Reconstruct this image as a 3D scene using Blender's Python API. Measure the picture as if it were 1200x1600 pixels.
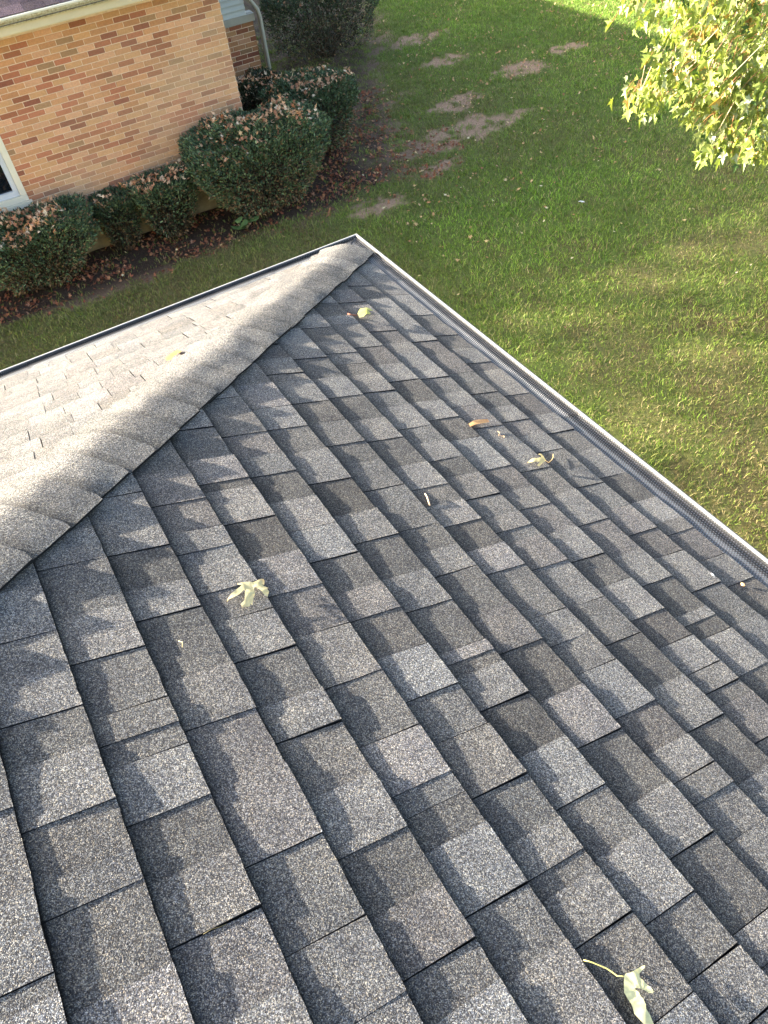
import bpy, bmesh, math, random
import numpy as np
from mathutils import Vector, Matrix, noise

# ---------------------------------------------------------------- camera, light, exposure
SC = bpy.context.scene
for o in list(bpy.data.objects):
    bpy.data.objects.remove(o)
COL = SC.collection
S = 0.4177                                  # roof pitch
CAM_LOC = Vector((-1.4755, -3.1522, 1.8969))
cam_d = bpy.data.cameras.new('camera')
cam_d.sensor_fit = 'HORIZONTAL'
cam_d.sensor_width = 36.0
FPX = 1169.8
cam_d.lens = 36.0 * FPX / 1200.0
cam_d.clip_start = 0.05
cam_d.clip_end = 1500
cam = bpy.data.objects.new('camera', cam_d)
COL.objects.link(cam)
A_, B_, C_ = -0.43432579, 0.72870869, -0.13964647
RM = (Matrix.Rotation(A_, 3, 'Z') @ Matrix.Rotation(B_, 3, 'X') @ Matrix.Rotation(C_, 3, 'Z'))
cam.matrix_world = Matrix.Translation(CAM_LOC) @ RM.to_4x4()
SC.camera = cam

SUN_AZ = math.radians(52)                   # sun stands towards -X, +Y
SUN_EL = math.radians(22.8)
sdir = Vector((-math.sin(SUN_AZ) * math.cos(SUN_EL), math.cos(SUN_AZ) * math.cos(SUN_EL), math.sin(SUN_EL)))
world = bpy.data.worlds.new('World')
SC.world = world
world.use_nodes = True
wn = world.node_tree
wn.nodes.clear()
sky = wn.nodes.new('ShaderNodeTexSky')
sky.sky_type = 'NISHITA'
sky.sun_disc = False
sky.sun_elevation = SUN_EL
sky.sun_rotation = -SUN_AZ
sky.air_density = 1.0
sky.dust_density = 3.5
sky.ozone_density = 0.4
bg = wn.nodes.new('ShaderNodeBackground')
bg.inputs['Strength'].default_value = 0.07
wo = wn.nodes.new('ShaderNodeOutputWorld')
wn.links.new(sky.outputs[0], bg.inputs[0])
wn.links.new(bg.outputs[0], wo.inputs[0])
sun_d = bpy.data.lights.new('sun', 'SUN')
sun_d.energy = 3.7
sun_d.angle = math.radians(0.7)
sun_d.color = (1.0, 0.92, 0.79)
sun = bpy.data.objects.new('sun', sun_d)
COL.objects.link(sun)
sun.rotation_euler = sdir.to_track_quat('Z', 'Y').to_euler()
sun.location = sdir * 30
SC.view_settings.view_transform = 'Standard'
SC.view_settings.look = 'None'
SC.view_settings.gamma = 1
SC.view_settings.use_curve_mapping = False
SC.view_settings.exposure = 3.45

G = -3.04                                   # ground level (own eave is z = 0)
rng = random.Random(7)
nrng = np.random.default_rng(7)


def to_px(p):
    q = RM.transposed() @ (Vector(p) - CAM_LOC)
    if q.z > -0.05:
        return None
    return (600 - FPX * q.x / q.z, 800 + FPX * q.y / q.z)


def px_area(pts):
    q = [to_px(p) for p in pts]
    if any(a is None for a in q):
        return 0
    q = [(min(max(x, 0), 1200), min(max(y, 0), 1600)) for x, y in q]
    return abs(sum(q[i][0] * q[(i + 1) % len(q)][1] - q[(i + 1) % len(q)][0] * q[i][1] for i in range(len(q)))) / 2


# ---------------------------------------------------------------- helpers
def empty(name, loc, label=None, cat=None, group=None, kind=None):
    o = bpy.data.objects.new(name, None)
    o.empty_display_size = 0.2
    COL.objects.link(o)
    o.location = loc
    tag(o, label, cat, group, kind)
    return o


def tag(o, label=None, cat=None, group=None, kind=None):
    if label: o['label'] = label
    if cat: o['category'] = cat
    if group: o['group'] = group
    if kind: o['kind'] = kind
    return o


def world_loc(o):
    v = Vector(o.location)
    while o.parent:
        o = o.parent
        v += Vector(o.location)
    return v


def mesh_obj(name, verts, faces, mat, parent=None, origin=None, smooth=False, tint=None):
    """verts in world space; one mesh object with its origin at its own centre"""
    V = np.asarray(verts, dtype=np.float64).reshape(-1, 3)
    if origin is None:
        origin = (V.min(0) + V.max(0)) / 2
    origin = np.asarray(origin, dtype=np.float64)
    me = bpy.data.meshes.new(name)
    if isinstance(faces, np.ndarray):
        n, k = faces.shape
        me.vertices.add(len(V))
        me.vertices.foreach_set('co', (V - origin).astype(np.float32).ravel())
        me.loops.add(n * k)
        me.loops.foreach_set('vertex_index', faces.astype(np.int32).ravel())
        me.polygons.add(n)
        me.polygons.foreach_set('loop_start', (np.arange(n) * k).astype(np.int32))
        me.update(calc_edges=True)
    else:
        me.from_pydata([tuple(v) for v in (V - origin)], [], faces)
        me.update()
    if smooth is True:
        me.polygons.foreach_set('use_smooth', [True] * len(me.polygons))
    elif smooth:
        me.polygons.foreach_set('use_smooth', smooth)
    if tint is not None:
        t = np.asarray(tint, dtype=np.float32)
        at = me.attributes.new('tint', 'FLOAT_COLOR', 'POINT')
        if t.ndim == 1:
            t = np.tile(t, (len(V), 1))
        if t.shape[1] == 3:
            t = np.hstack([t, np.ones((len(t), 1), dtype=np.float32)])
        at.data.foreach_set('color', t.ravel())
    mats = mat if isinstance(mat, (list, tuple)) else [mat]
    for m in mats:
        me.materials.append(m)
    o = bpy.data.objects.new(name, me)
    COL.objects.link(o)
    loc = Vector(origin)
    if parent is not None:
        o.parent = parent
        loc = loc - world_loc(parent)
    o.location = loc
    return o


class MB:
    """collects shapes, in world space"""
    def __init__(s):
        s.v, s.f, s.t, s.sm = [], [], [], []

    def add(s, v, f, tint=None, smooth=False):
        n = len(s.v)
        s.v += [tuple(a) for a in v]
        s.f += [tuple(i + n for i in q) for q in f]
        s.t += [tint if tint is not None else (1, 1, 1)] * len(v)
        s.sm += [smooth] * len(f)
        return s

    def box(s, a, b, tint=None):
        x0, y0, z0 = a
        x1, y1, z1 = b
        return s.add([(x0, y0, z0), (x1, y0, z0), (x1, y1, z0), (x0, y1, z0), (x0, y0, z1), (x1, y0, z1), (x1, y1, z1), (x0, y1, z1)],
                     [(0, 3, 2, 1), (4, 5, 6, 7), (0, 1, 5, 4), (1, 2, 6, 5), (2, 3, 7, 6), (3, 0, 4, 7)], tint)

    def tube(s, pts, rad, n=6, tint=None, cap=True):
        pts = [Vector(p) for p in pts]
        rings = []
        for i, p in enumerate(pts):
            d = (pts[min(i + 1, len(pts) - 1)] - pts[max(i - 1, 0)]).normalized()
            a = d.orthogonal().normalized() if i == 0 else (rings_a - d * rings_a.dot(d)).normalized()
            rings_a = a
            b = d.cross(a)
            r = rad[i] if isinstance(rad, (list, tuple)) else rad
            rings.append([p + (a * math.cos(2 * math.pi * k / n) + b * math.sin(2 * math.pi * k / n)) * r for k in range(n)])
        v = [q for r in rings for q in r]
        f = [(i * n + k, i * n + (k + 1) % n, (i + 1) * n + (k + 1) % n, (i + 1) * n + k) for i in range(len(pts) - 1) for k in range(n)]
        if cap:
            f += [tuple(range(n - 1, -1, -1)), tuple((len(pts) - 1) * n + k for k in range(n))]
        return s.add(v, f, tint, True)

    def sweep(s, prof, a, b, tint=None, close=True):
        """profile points are offsets, swept from a to b"""
        n = len(prof)
        v = [Vector(a) + Vector(q) for q in prof] + [Vector(b) + Vector(q) for q in prof]
        m = n if close else n - 1
        f = [(i, (i + 1) % n, n + (i + 1) % n, n + i) for i in range(m)]
        if close:
            f += [tuple(range(n - 1, -1, -1)), tuple(range(n, 2 * n))]
        return s.add(v, f, tint)

    def build(s, name, mat, parent=None, origin=None, tint=False):
        return mesh_obj(name, s.v, s.f, mat, parent, origin, smooth=s.sm, tint=np.array(s.t) if tint else None)


# ---------------------------------------------------------------- materials
def new_mat(name, rough=0.8, spec=0.3):
    m = bpy.data.materials.new(name)
    m.use_nodes = True
    nt = m.node_tree
    b = nt.nodes['Principled BSDF']
    b.inputs['Roughness'].default_value = rough
    b.inputs['Specular IOR Level'].default_value = spec
    return m, nt, b


def N(nt, typ, **kw):
    n = nt.nodes.new(typ)
    for k, v in kw.items():
        if k in n.inputs:
            n.inputs[k].default_value = v
        else:
            setattr(n, k, v)
    return n


def pos(nt):
    return nt.nodes.new('ShaderNodeNewGeometry').outputs['Position']


def noise_n(nt, vec, scale, detail=3, rough=0.6):
    n = N(nt, 'ShaderNodeTexNoise', Scale=scale, Detail=detail, Roughness=rough)
    nt.links.new(vec, n.inputs['Vector'])
    return n.outputs['Fac']


def ramp(nt, fac, stops, interp='LINEAR'):
    r = nt.nodes.new('ShaderNodeValToRGB')
    r.color_ramp.interpolation = interp
    e = r.color_ramp.elements
    e[0].position, e[0].color = stops[0][0], (*stops[0][1], 1)
    e[1].position, e[1].color = stops[-1][0], (*stops[-1][1], 1)
    for p, c in stops[1:-1]:
        x = e.new(p)
        x.color = (*c, 1)
    nt.links.new(fac, r.inputs[0])
    return r.outputs[0]


def mixc(nt, a, b, fac=1.0, mode='MULTIPLY'):
    m = nt.nodes.new('ShaderNodeMix')
    m.data_type = 'RGBA'
    m.blend_type = mode
    for sock, val in ((m.inputs['Factor'], fac), (m.inputs['A'], a), (m.inputs['B'], b)):
        if hasattr(val, 'links'):
            nt.links.new(val, sock)
        elif isinstance(val, (int, float)):
            sock.default_value = val
        else:
            sock.default_value = (*val, 1)
    return m.outputs['Result']


def bump(nt, b, height, dist, strength=1.0):
    n = N(nt, 'ShaderNodeBump', Distance=dist, Strength=strength)
    nt.links.new(height, n.inputs['Height'])
    nt.links.new(n.outputs[0], b.inputs['Normal'])


def attr(nt, name='tint'):
    n = nt.nodes.new('ShaderNodeAttribute')
    n.attribute_name = name
    return n.outputs['Color']


def m_granule(name, gain=1.0, scale=680, use_tint=True, cols=None):
    m, nt, b = new_mat(name, 0.95, 0.15)
    P = pos(nt)
    v = N(nt, 'ShaderNodeTexVoronoi', Scale=scale)
    nt.links.new(P, v.inputs['Vector'])
    sep = nt.nodes.new('ShaderNodeSeparateColor')
    nt.links.new(v.outputs['Color'], sep.inputs[0])
    cols = cols or [(0, (.024, .0240, .0255)), (.35, (.057, .0565, .058)), (.62, (.100, .098, .095)), (.82, (.172, .167, .154)), (1, (.32, .30, .255))]
    c = ramp(nt, sep.outputs[0], [(p, tuple(x * gain for x in q)) for p, q in cols])
    hue = ramp(nt, sep.outputs[1], [(0, (.88, .95, 1.12)), (.5, (1, 1, 1)), (1, (1.12, 1.0, .86))])
    c = mixc(nt, c, hue)
    bl = ramp(nt, noise_n(nt, P, 14, 3, .6), [(.3, (.82, .82, .84)), (.7, (1.14, 1.13, 1.1))])
    c = mixc(nt, c, bl)
    f2 = ramp(nt, noise_n(nt, P, 210, 2, .6), [(.32, (.66, .66, .66)), (.68, (1.36, 1.36, 1.36))])
    c = mixc(nt, c, f2)
    if use_tint:
        c = mixc(nt, c, attr(nt))
    nt.links.new(c, b.inputs['Base Color'])
    h = nt.nodes.new('ShaderNodeMath')
    h.operation = 'MULTIPLY_ADD'
    nt.links.new(v.outputs['Distance'], h.inputs[0])
    h.inputs[1].default_value = -1.0
    nt.links.new(sep.outputs[2], h.inputs[2])
    bump(nt, b, h.outputs[0], 0.0011, 0.8)
    return m


M = {}
M['granule'] = m_granule('roof_granules')
M['brown_granule'] = m_granule('brown_roof_granules', 1.0, 260, True,
                               [(0, (.05, .035, .035)), (.5, (.11, .078, .08)), (1, (.21, .16, .155))])
m, nt, b = new_mat('roof_felt', 0.95, 0.1)
b.inputs['Base Color'].default_value = (.012, .012, .013, 1)
M['felt'] = m


def m_simple(name, col, rough=0.5, spec=0.4, metal=0.0, var=0.12, scale=6, bumpd=0.0, bscale=60):
    m, nt, b = new_mat(name, rough, spec)
    P = pos(nt)
    f = noise_n(nt, P, scale, 5, .65)
    c = ramp(nt, f, [(.25, tuple(x * (1 - var) for x in col)), (.75, tuple(min(1, x * (1 + var)) for x in col))])
    nt.links.new(c, b.inputs['Base Color'])
    b.inputs['Metallic'].default_value = metal
    if bumpd:
        bump(nt, b, noise_n(nt, P, bscale, 4, .6), bumpd)
    return m


M['guard'] = m_simple('dark_perforated_aluminium', (.016, .016, .017), .6, .2, .0, .25, 9)
M['guard_apron'] = m_simple('grey_aluminium_apron', (.055, .057, .061), .6, .25, .0, .2, 9)
M['liner'] = m_simple('pale_gutter_inside', (.45, .45, .45), .5, .4, 0, .3, 14)
M['white_metal'] = m_simple('white_gutter_enamel', (.20, .20, .195), .5, .5, 0, .06, 12)
M['dark_metal'] = m_simple('dark_gutter_edge', (.03, .03, .032), .4, .5)
M['cream'] = m_simple('cream_painted_trim', (.52, .44, .28), .45, .4, 0, .07, 5)
M['cream_light'] = m_simple('pale_cream_gutter_lip', (.62, .58, .46), .4, .4, 0, .05, 8)
M['white_vinyl'] = m_simple('white_vinyl', (.50, .53, .56), .35, .5, 0, .04, 5)
M['siding'] = m_simple('pale_grey_siding', (.36, .38, .34), .5, .4, 0, .06, 5)
M['siding_trim'] = m_simple('grey_beige_trim', (.26, .25, .20), .55, .4, 0, .1, 7)
M['concrete'] = m_simple('mossy_concrete_foundation', (.17, .145, .08), .9, .2, 0, .35, 5, .003, 40)
M['soffit'] = m_simple('cream_soffit', (.62, .55, .36), .6, .3)
M['bark'] = m_simple('maple_bark', (.20, .17, .14), .9, .2, 0, .35, 14, .006, 30)
M['stem'] = m_simple('brown_shrub_stem', (.13, .085, .055), .9, .2, 0, .3, 20)
M['twig'] = m_simple('pale_green_twig', (.42, .33, .20), .8, .2, 0, .2, 20)

m, nt, b = new_mat('window_glass', 0.03, 0.9)
b.inputs['Base Color'].default_value = (.006, .008, .011, 1)
M['glass'] = m

# cream gutter face with granule run-off stains
m, nt, b = new_mat('stained_cream_gutter_face', 0.5, 0.4)
P = pos(nt)
c = ramp(nt, noise_n(nt, P, 38, 6, .75), [(.38, (.28, .22, .12)), (.52, (.46, .41, .27)), (.7, (.62, .58, .45))])
nt.links.new(c, b.inputs['Base Color'])
M['cream_stained'] = m

# brick, mortar
m, nt, b = new_mat('face_brick', 0.85, 0.2)
P = pos(nt)
c = mixc(nt, attr(nt), ramp(nt, noise_n(nt, P, 45, 5, .7), [(.25, (.82, .80, .78)), (.75, (1.15, 1.15, 1.15))]))
c = mixc(nt, c, ramp(nt, noise_n(nt, P, 260, 3, .7), [(.3, (.9, .9, .9)), (.7, (1.08, 1.08, 1.08))]))
nt.links.new(c, b.inputs['Base Color'])
bump(nt, b, noise_n(nt, P, 240, 4, .7), .0012)
M['brick'] = m
m, nt, b = new_mat('buff_mortar', 0.95, 0.1)
P = pos(nt)
c = ramp(nt, noise_n(nt, P, 30, 5, .7), [(.3, (.60, .44, .30)), (.7, (.74, .57, .41))])
nt.links.new(c, b.inputs['Base Color'])
bump(nt, b, noise_n(nt, P, 300, 3, .7), .0008)
M['mortar'] = m


def m_leafy(name, rough=.6, trans=0.0, var=.25, scale=80, tcol=(1.0, 1.0, .45)):
    m, nt, b = new_mat(name, rough, .3)
    P = pos(nt)
    c = mixc(nt, attr(nt), ramp(nt, noise_n(nt, P, scale, 3, .6), [(.25, (1 - var,) * 3), (.75, (1 + var,) * 3)]))
    nt.links.new(c, b.inputs['Base Color'])
    if trans:
        t = nt.nodes.new('ShaderNodeBsdfTranslucent')
        nt.links.new(mixc(nt, c, tcol), t.inputs['Color'])
        mx = nt.nodes.new('ShaderNodeMixShader')
        mx.inputs[0].default_value = trans
        out = nt.nodes['Material Output']
        nt.links.new(b.outputs[0], mx.inputs[1])
        nt.links.new(t.outputs[0], mx.inputs[2])
        nt.links.new(mx.outputs[0], out.inputs[0])
    return m


M['maple_leaf'] = m_leafy('living_maple_leaf', .45, .35, .15, 40)
M['dry_leaf'] = m_leafy('fallen_leaf', .7, .3, .18, 120, (1, .92, .7))
M['yew'] = m_leafy('yew_needles', .55, 0.08, .2, 30)
M['grass'] = m_leafy('grass_blades', .6, .2, .15, 6)

# ground: soil and thatch, colour carried by the mesh, broken up by noise
m, nt, b = new_mat('lawn_soil', 0.95, 0.1)
P = pos(nt)
c = attr(nt)
c = mixc(nt, c, ramp(nt, noise_n(nt, P, 22, 6, .75), [(.25, (.55, .55, .5)), (.75, (1.45, 1.4, 1.4))]))
c = mixc(nt, c, ramp(nt, noise_n(nt, P, 140, 4, .8), [(.3, (.6, .6, .6)), (.7, (1.4, 1.4, 1.4))]))
nt.links.new(c, b.inputs['Base Color'])
bump(nt, b, noise_n(nt, P, 60, 6, .8), .02)
M['ground'] = m

# ---------------------------------------------------------------- ground field functions (numpy)
def vnoise(x, y, sc, seed=0):
    x = np.asarray(x) * sc
    y = np.asarray(y) * sc
    xi = np.floor(x).astype(np.int64)
    yi = np.floor(y).astype(np.int64)
    xf = x - xi
    yf = y - yi
    xf = xf * xf * (3 - 2 * xf)
    yf = yf * yf * (3 - 2 * yf)

    def h(a, b):
        n = (a * 374761393 + b * 668265263 + seed * 982451653) & 0xffffffff
        n = ((n ^ (n >> 13)) * 1274126177) & 0xffffffff
        return ((n ^ (n >> 16)) & 0xffff) / 65535.0
    return (h(xi, yi) * (1 - xf) + h(xi + 1, yi) * xf) * (1 - yf) + (h(xi, yi + 1) * (1 - xf) + h(xi + 1, yi + 1) * xf) * yf


def fbm(x, y, sc, seed=0, oct=4):
    t = 0
    a = 1
    s = 0
    for i in range(oct):
        t = t + a * vnoise(x, y, sc * 2 ** i, seed + i)
        s += a
        a *= .55
    return t / s


SOIL = [(5.75, 6.95, .8, .40), (4.85, 6.95, .85, .36), (4.45, 6.1, .4, .22), (6.0, 7.9, .55, .3), (7.3, 11.2, .6, .3),
        (7.7, 8.4, .5, .28), (9.05, 8.6, .4, .2), (3.2, 5.75, .4, .22), (6.9, 9.8, .5, .25)]
DRY = [(3.4, 1.3, .55, .5), (3.15, .45, .5, .6), (5.8, 2.3, .5, .35), (4.7, 2.15, .45, .3), (2.9, -.8, .6, .6), (6.1, 2.0, .6, .3),
       (3.9, .6, .6, .6), (3.6, -.3, .5, .6)]


def soil_mask(x, y):
    w = fbm(x, y, 2.2, 5) - .5
    m_ = np.zeros_like(x)
    for cx, cy, rx, ry in SOIL:
        d = np.sqrt(((x - cx) / rx) ** 2 + ((y - cy) / ry) ** 2) + w * 1.3
        m_ = np.maximum(m_, np.clip((1.15 - d + (fbm(x, y, 9, 28, 2) - .5) * .8) / .35, 0, 1))
    m_ = m_ * np.clip((fbm(x, y, 6.0, 25, 3) - .26) * 5, 0, 1) * np.clip(.65 + fbm(x, y, 19, 26, 2), 0, 1)
    # planting bed along the neighbour's wall and round its corner
    edge = 5.98 + .12 * x * (x > 0) - .02 * x + w * .7
    bed = np.clip((y - edge + (fbm(x, y, 11, 27, 2) - .5) * .35) / .14, 0, 1) * (x < 4.4) * np.clip((4.4 - x) / .8, 0, 1)
    east = 4.25 + .52 * (y - 6.3) + (fbm(x, y, 1.7, 29) - .5) * 1.6
    b2 = np.clip((east - x) / .5, 0, 1) * np.clip((y - 5.95 - (fbm(x, y, 2.0, 30) - .5) * .8) / .3, 0, 1) * (x > 2.1)
    b2 = b2 * np.clip((fbm(x, y, 7, 33, 3) - .22) * 4, 0, 1) * .93
    return np.maximum(np.maximum(m_, bed), b2)


def dry_mask(x, y):
    w = fbm(x, y, 2.6, 15) - .5
    m_ = np.zeros_like(x)
    for cx, cy, rx, ry in DRY:
        d = np.sqrt(((x - cx) / rx) ** 2 + ((y - cy) / ry) ** 2) + w * 1.6
        m_ = np.maximum(m_, np.clip((1.2 - d) / .8, 0, 1))
    return m_


def lawn_tone(x, y):
    """0 lush dark green, 1 pale yellow green"""
    t = np.clip((4.6 - y + .25 * (x - 4)) / 3.6, 0, 1) * .75 + (fbm(x, y, .9, 31) - .5) * .9
    thin = np.clip((3.2 - x) / 2.5, 0, 1) * np.clip((y - 3.0) / 2.0, 0, 1)
    return np.clip(t + thin * .55, 0, 1)


def strip_mask(x, y):
    st = np.clip((3.6 - x) / 1.4, 0, 1) * np.clip((y - 2.4) / 1.4, 0, 1)
    st = np.maximum(st, np.clip((8.6 - x) / 2.6, 0, 1) * np.clip((y - 4.6) / 1.6, 0, 1) * .8)
    return np.clip(st * (.25 + 1.1 * fbm(x, y, 2.4, 88)), 0, 1)


def gz(x, y):
    return G + (fbm(x, y, .7, 41) - .5) * .06 + (fbm(x, y, 5.0, 43, 3) - .5) * .02


def build_ground():
    def axis(a, b, n, far):
        core = np.linspace(a, b, n)
        k = np.geomspace(1, 220, 14)
        return np.concatenate([(a - k)[::-1], core, b + k])
    X = axis(-3.5, 14.5, 330, 220)
    Y = axis(-3.0, 15.5, 330, 220)
    gx, gy = np.meshgrid(X, Y, indexing='xy')
    x = gx.ravel()
    y = gy.ravel()
    z = gz(x, y)
    V = np.stack([x, y, z], 1)
    nx, ny = len(X), len(Y)
    i = np.arange(nx * ny).reshape(ny, nx)
    F = np.stack([i[:-1, :-1].ravel(), i[:-1, 1:].ravel(), i[1:, 1:].ravel(), i[1:, :-1].ravel()], 1)
    s_ = soil_mask(x, y)[:, None]
    d_ = dry_mask(x, y)[:, None]
    t_ = lawn_tone(x, y)[:, None]
    turf = (1 - t_) * np.array([.10, .14, .032]) + t_ * np.array([.125, .15, .042])
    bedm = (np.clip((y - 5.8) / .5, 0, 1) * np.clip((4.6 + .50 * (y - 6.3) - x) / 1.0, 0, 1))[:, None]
    pale_soil = np.clip(fbm(x, y, 3.0, 35) * 2 - .6, 0, 1)[:, None] * (x > 3.6)[:, None]  # noise mask for paler brown soil
    dark_ = np.array([.055, .038, .028]) * (1 - .6 * pale_soil) + np.array([.15, .10, .075]) * .6 * pale_soil
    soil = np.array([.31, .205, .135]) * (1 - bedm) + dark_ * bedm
    th = np.clip((fbm(x, y, 3.2, 51, 4) - .44) * 4, 0, 1)[:, None] * (.35 + .65 * t_)
    th = np.maximum(th, strip_mask(x, y)[:, None] * .85)
    turf = turf * (1 - th) + np.array([.125, .095, .045]) * th
    c = turf * (1 - d_ * .6) + np.array([.17, .15, .06]) * d_ * .6
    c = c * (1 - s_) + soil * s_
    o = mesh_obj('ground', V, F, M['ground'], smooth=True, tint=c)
    tag(o, kind='structure')


def build_grass():
    n = 640000
    x = nrng.uniform(-2.8, 13.6, n)
    y = nrng.uniform(-1.9, 14.0, n)
    # keep what the camera could see, with a margin
    R = np.array(RM)
    Pp = np.stack([x, y, np.full(n, G)], 1) - np.array(CAM_LOC)
    q = Pp @ R
    u = 600 - FPX * q[:, 0] / q[:, 2]
    v = 800 + FPX * q[:, 1] / q[:, 2]
    keep = (u > -120) & (u < 1330) & (v > -140) & (v < 1050)
    soil = soil_mask(x, y)
    dry = dry_mask(x, y)
    keep &= nrng.random(n) > np.clip(soil * 1.05 - .35 * (fbm(x, y, 9, 66, 2) > .55), 0, .97) + dry * .06
    keep &= ~((y > 7.2) & (x < 2.2))
    cl = fbm(x, y, 7, 61, 3)
    keep &= nrng.random(n) < .45 + 1.1 * cl
    x, y, dry, soil = x[keep], y[keep], dry[keep], soil[keep]
    n = len(x)
    z = gz(x, y)
    h = nrng.uniform(.016, .050, n) * (1 - .2 * dry) * (.75 + .6 * vnoise(x, y, 4, 71))
    w = nrng.uniform(.0024, .0046, n)
    a = nrng.uniform(0, 2 * np.pi, n)
    lean = nrng.uniform(.3, 1.5, n) * h
    la = a + nrng.normal(0, .8, n) + np.pi / 2
    bx, by = np.cos(a) * w, np.sin(a) * w
    lx, ly = np.cos(la) * lean, np.sin(la) * lean
    V = np.empty((n, 5, 3))
    V[:, 0] = np.stack([x - bx, y - by, z - .004], 1)
    V[:, 1] = np.stack([x + bx, y + by, z - .004], 1)
    V[:, 2] = np.stack([x + bx * .8 + lx * .4, y + by * .8 + ly * .4, z + h * .65], 1)
    V[:, 3] = np.stack([x - bx * .8 + lx * .4, y - by * .8 + ly * .4, z + h * .65], 1)
    V[:, 4] = np.stack([x + lx, y + ly, z + h], 1)
    idx = (np.arange(n) * 5)[:, None]
    F = np.concatenate([idx + np.array([[0, 1, 2]]), idx + np.array([[0, 2, 3]]), idx + np.array([[3, 2, 4]])])
    t = lawn_tone(x, y)[:, None]
    lush = np.array([.145, .240, .026])
    pale = np.array([.180, .245, .038])
    c = lush * (1 - t) + pale * t
    br = nrng.random((n, 1))
    straw = (br < .10 + .22 * t + .25 * dry[:, None])
    c = np.where(straw, np.array([.34, .28, .13]) * nrng.uniform(.6, 1.1, (n, 1)), c)
    c = c * nrng.uniform(.45, 1.65, (n, 1)) * (.35 + .75 * fbm(x, y, 1.1, 77) + .55 * fbm(x, y, 8.0, 78, 2))[:, None]
    yl = (nrng.random((n, 1)) < .12) & (t > .35)
    c = np.where(yl, np.array([.36, .38, .10]) * nrng.uniform(.7, 1.1, (n, 1)), c)
    mo = np.clip(fbm(x, y, 1.1, 81) * 1.6 - .55, 0, 1)[:, None] * np.clip((5.5 - np.abs(y - 6)) / 3, 0, 1)[:, None] * (x < 2)[:, None]
    c = c * (1 - .5 * mo) + np.array([.09, .11, .015]) * .5 * mo
    # thin, mossy, worn strip between the shrub bed and the roof, and along the shrubs
    st = strip_mask(x, y)[:, None]
    brown_ = nrng.random((n, 1)) < .35
    c = c * (1 - .75 * st) + np.where(brown_, np.array([.24, .17, .085]), np.array([.115, .135, .028])) * .75 * st
    o = mesh_obj('grass', V.reshape(-1, 3), F, M['grass'], tint=np.repeat(c, 5, 0))
    tag(o, 'mown lawn of short green grass with thin and yellowed areas', 'grass', kind='stuff')


build_ground()
build_grass()

# ---------------------------------------------------------------- own house: hip roof in the foreground
house = empty('house', (-4.5, -7, G), 'house whose grey shingled hip roof fills the foreground', 'house')
CS = 1 / math.hypot(1, S)
SN = S * CS
EXPO = 0.1429


class Plane:
    def __init__(s, k):
        if k == 1:
            s.U, s.V, s.N = Vector((-CS, 0, SN)), Vector((0, -1, 0)), Vector((SN, 0, CS))
        else:
            s.U, s.V, s.N = Vector((0, -CS, SN)), Vector((-1, 0, 0)), Vector((0, SN, CS))

    def p(s, u, v, w=0.0):
        return s.U * u + s.V * v + s.N * w


P1, P2 = Plane(1), Plane(2)

# roof deck: four planes meeting at the hips, plus a fascia box
L1, W1 = 14.0, 9.0
hw = W1 / 2
rz = hw * S
dk = -.012
dv = [(0, 0, dk), (-W1, 0, dk), (-W1, -L1, dk), (0, -L1, dk), (-hw, -hw, rz + dk), (-hw, -L1 + hw, rz + dk)]
roof = mesh_obj('roof', dv, [(0, 4, 1), (0, 3, 5, 4), (2, 1, 4, 5), (3, 2, 5)], M['felt'], house)
w_ = MB().box((-W1 + .45, -L1 + .45, G), (-.45, -.45, -.14))
w_.build('wall', M['cream'], house)
f_ = MB().box((-W1 + .02, -L1 + .02, -.17), (-.02, -.02, -.03))
f_.build('soffit', M['white_metal'], house)

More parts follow.
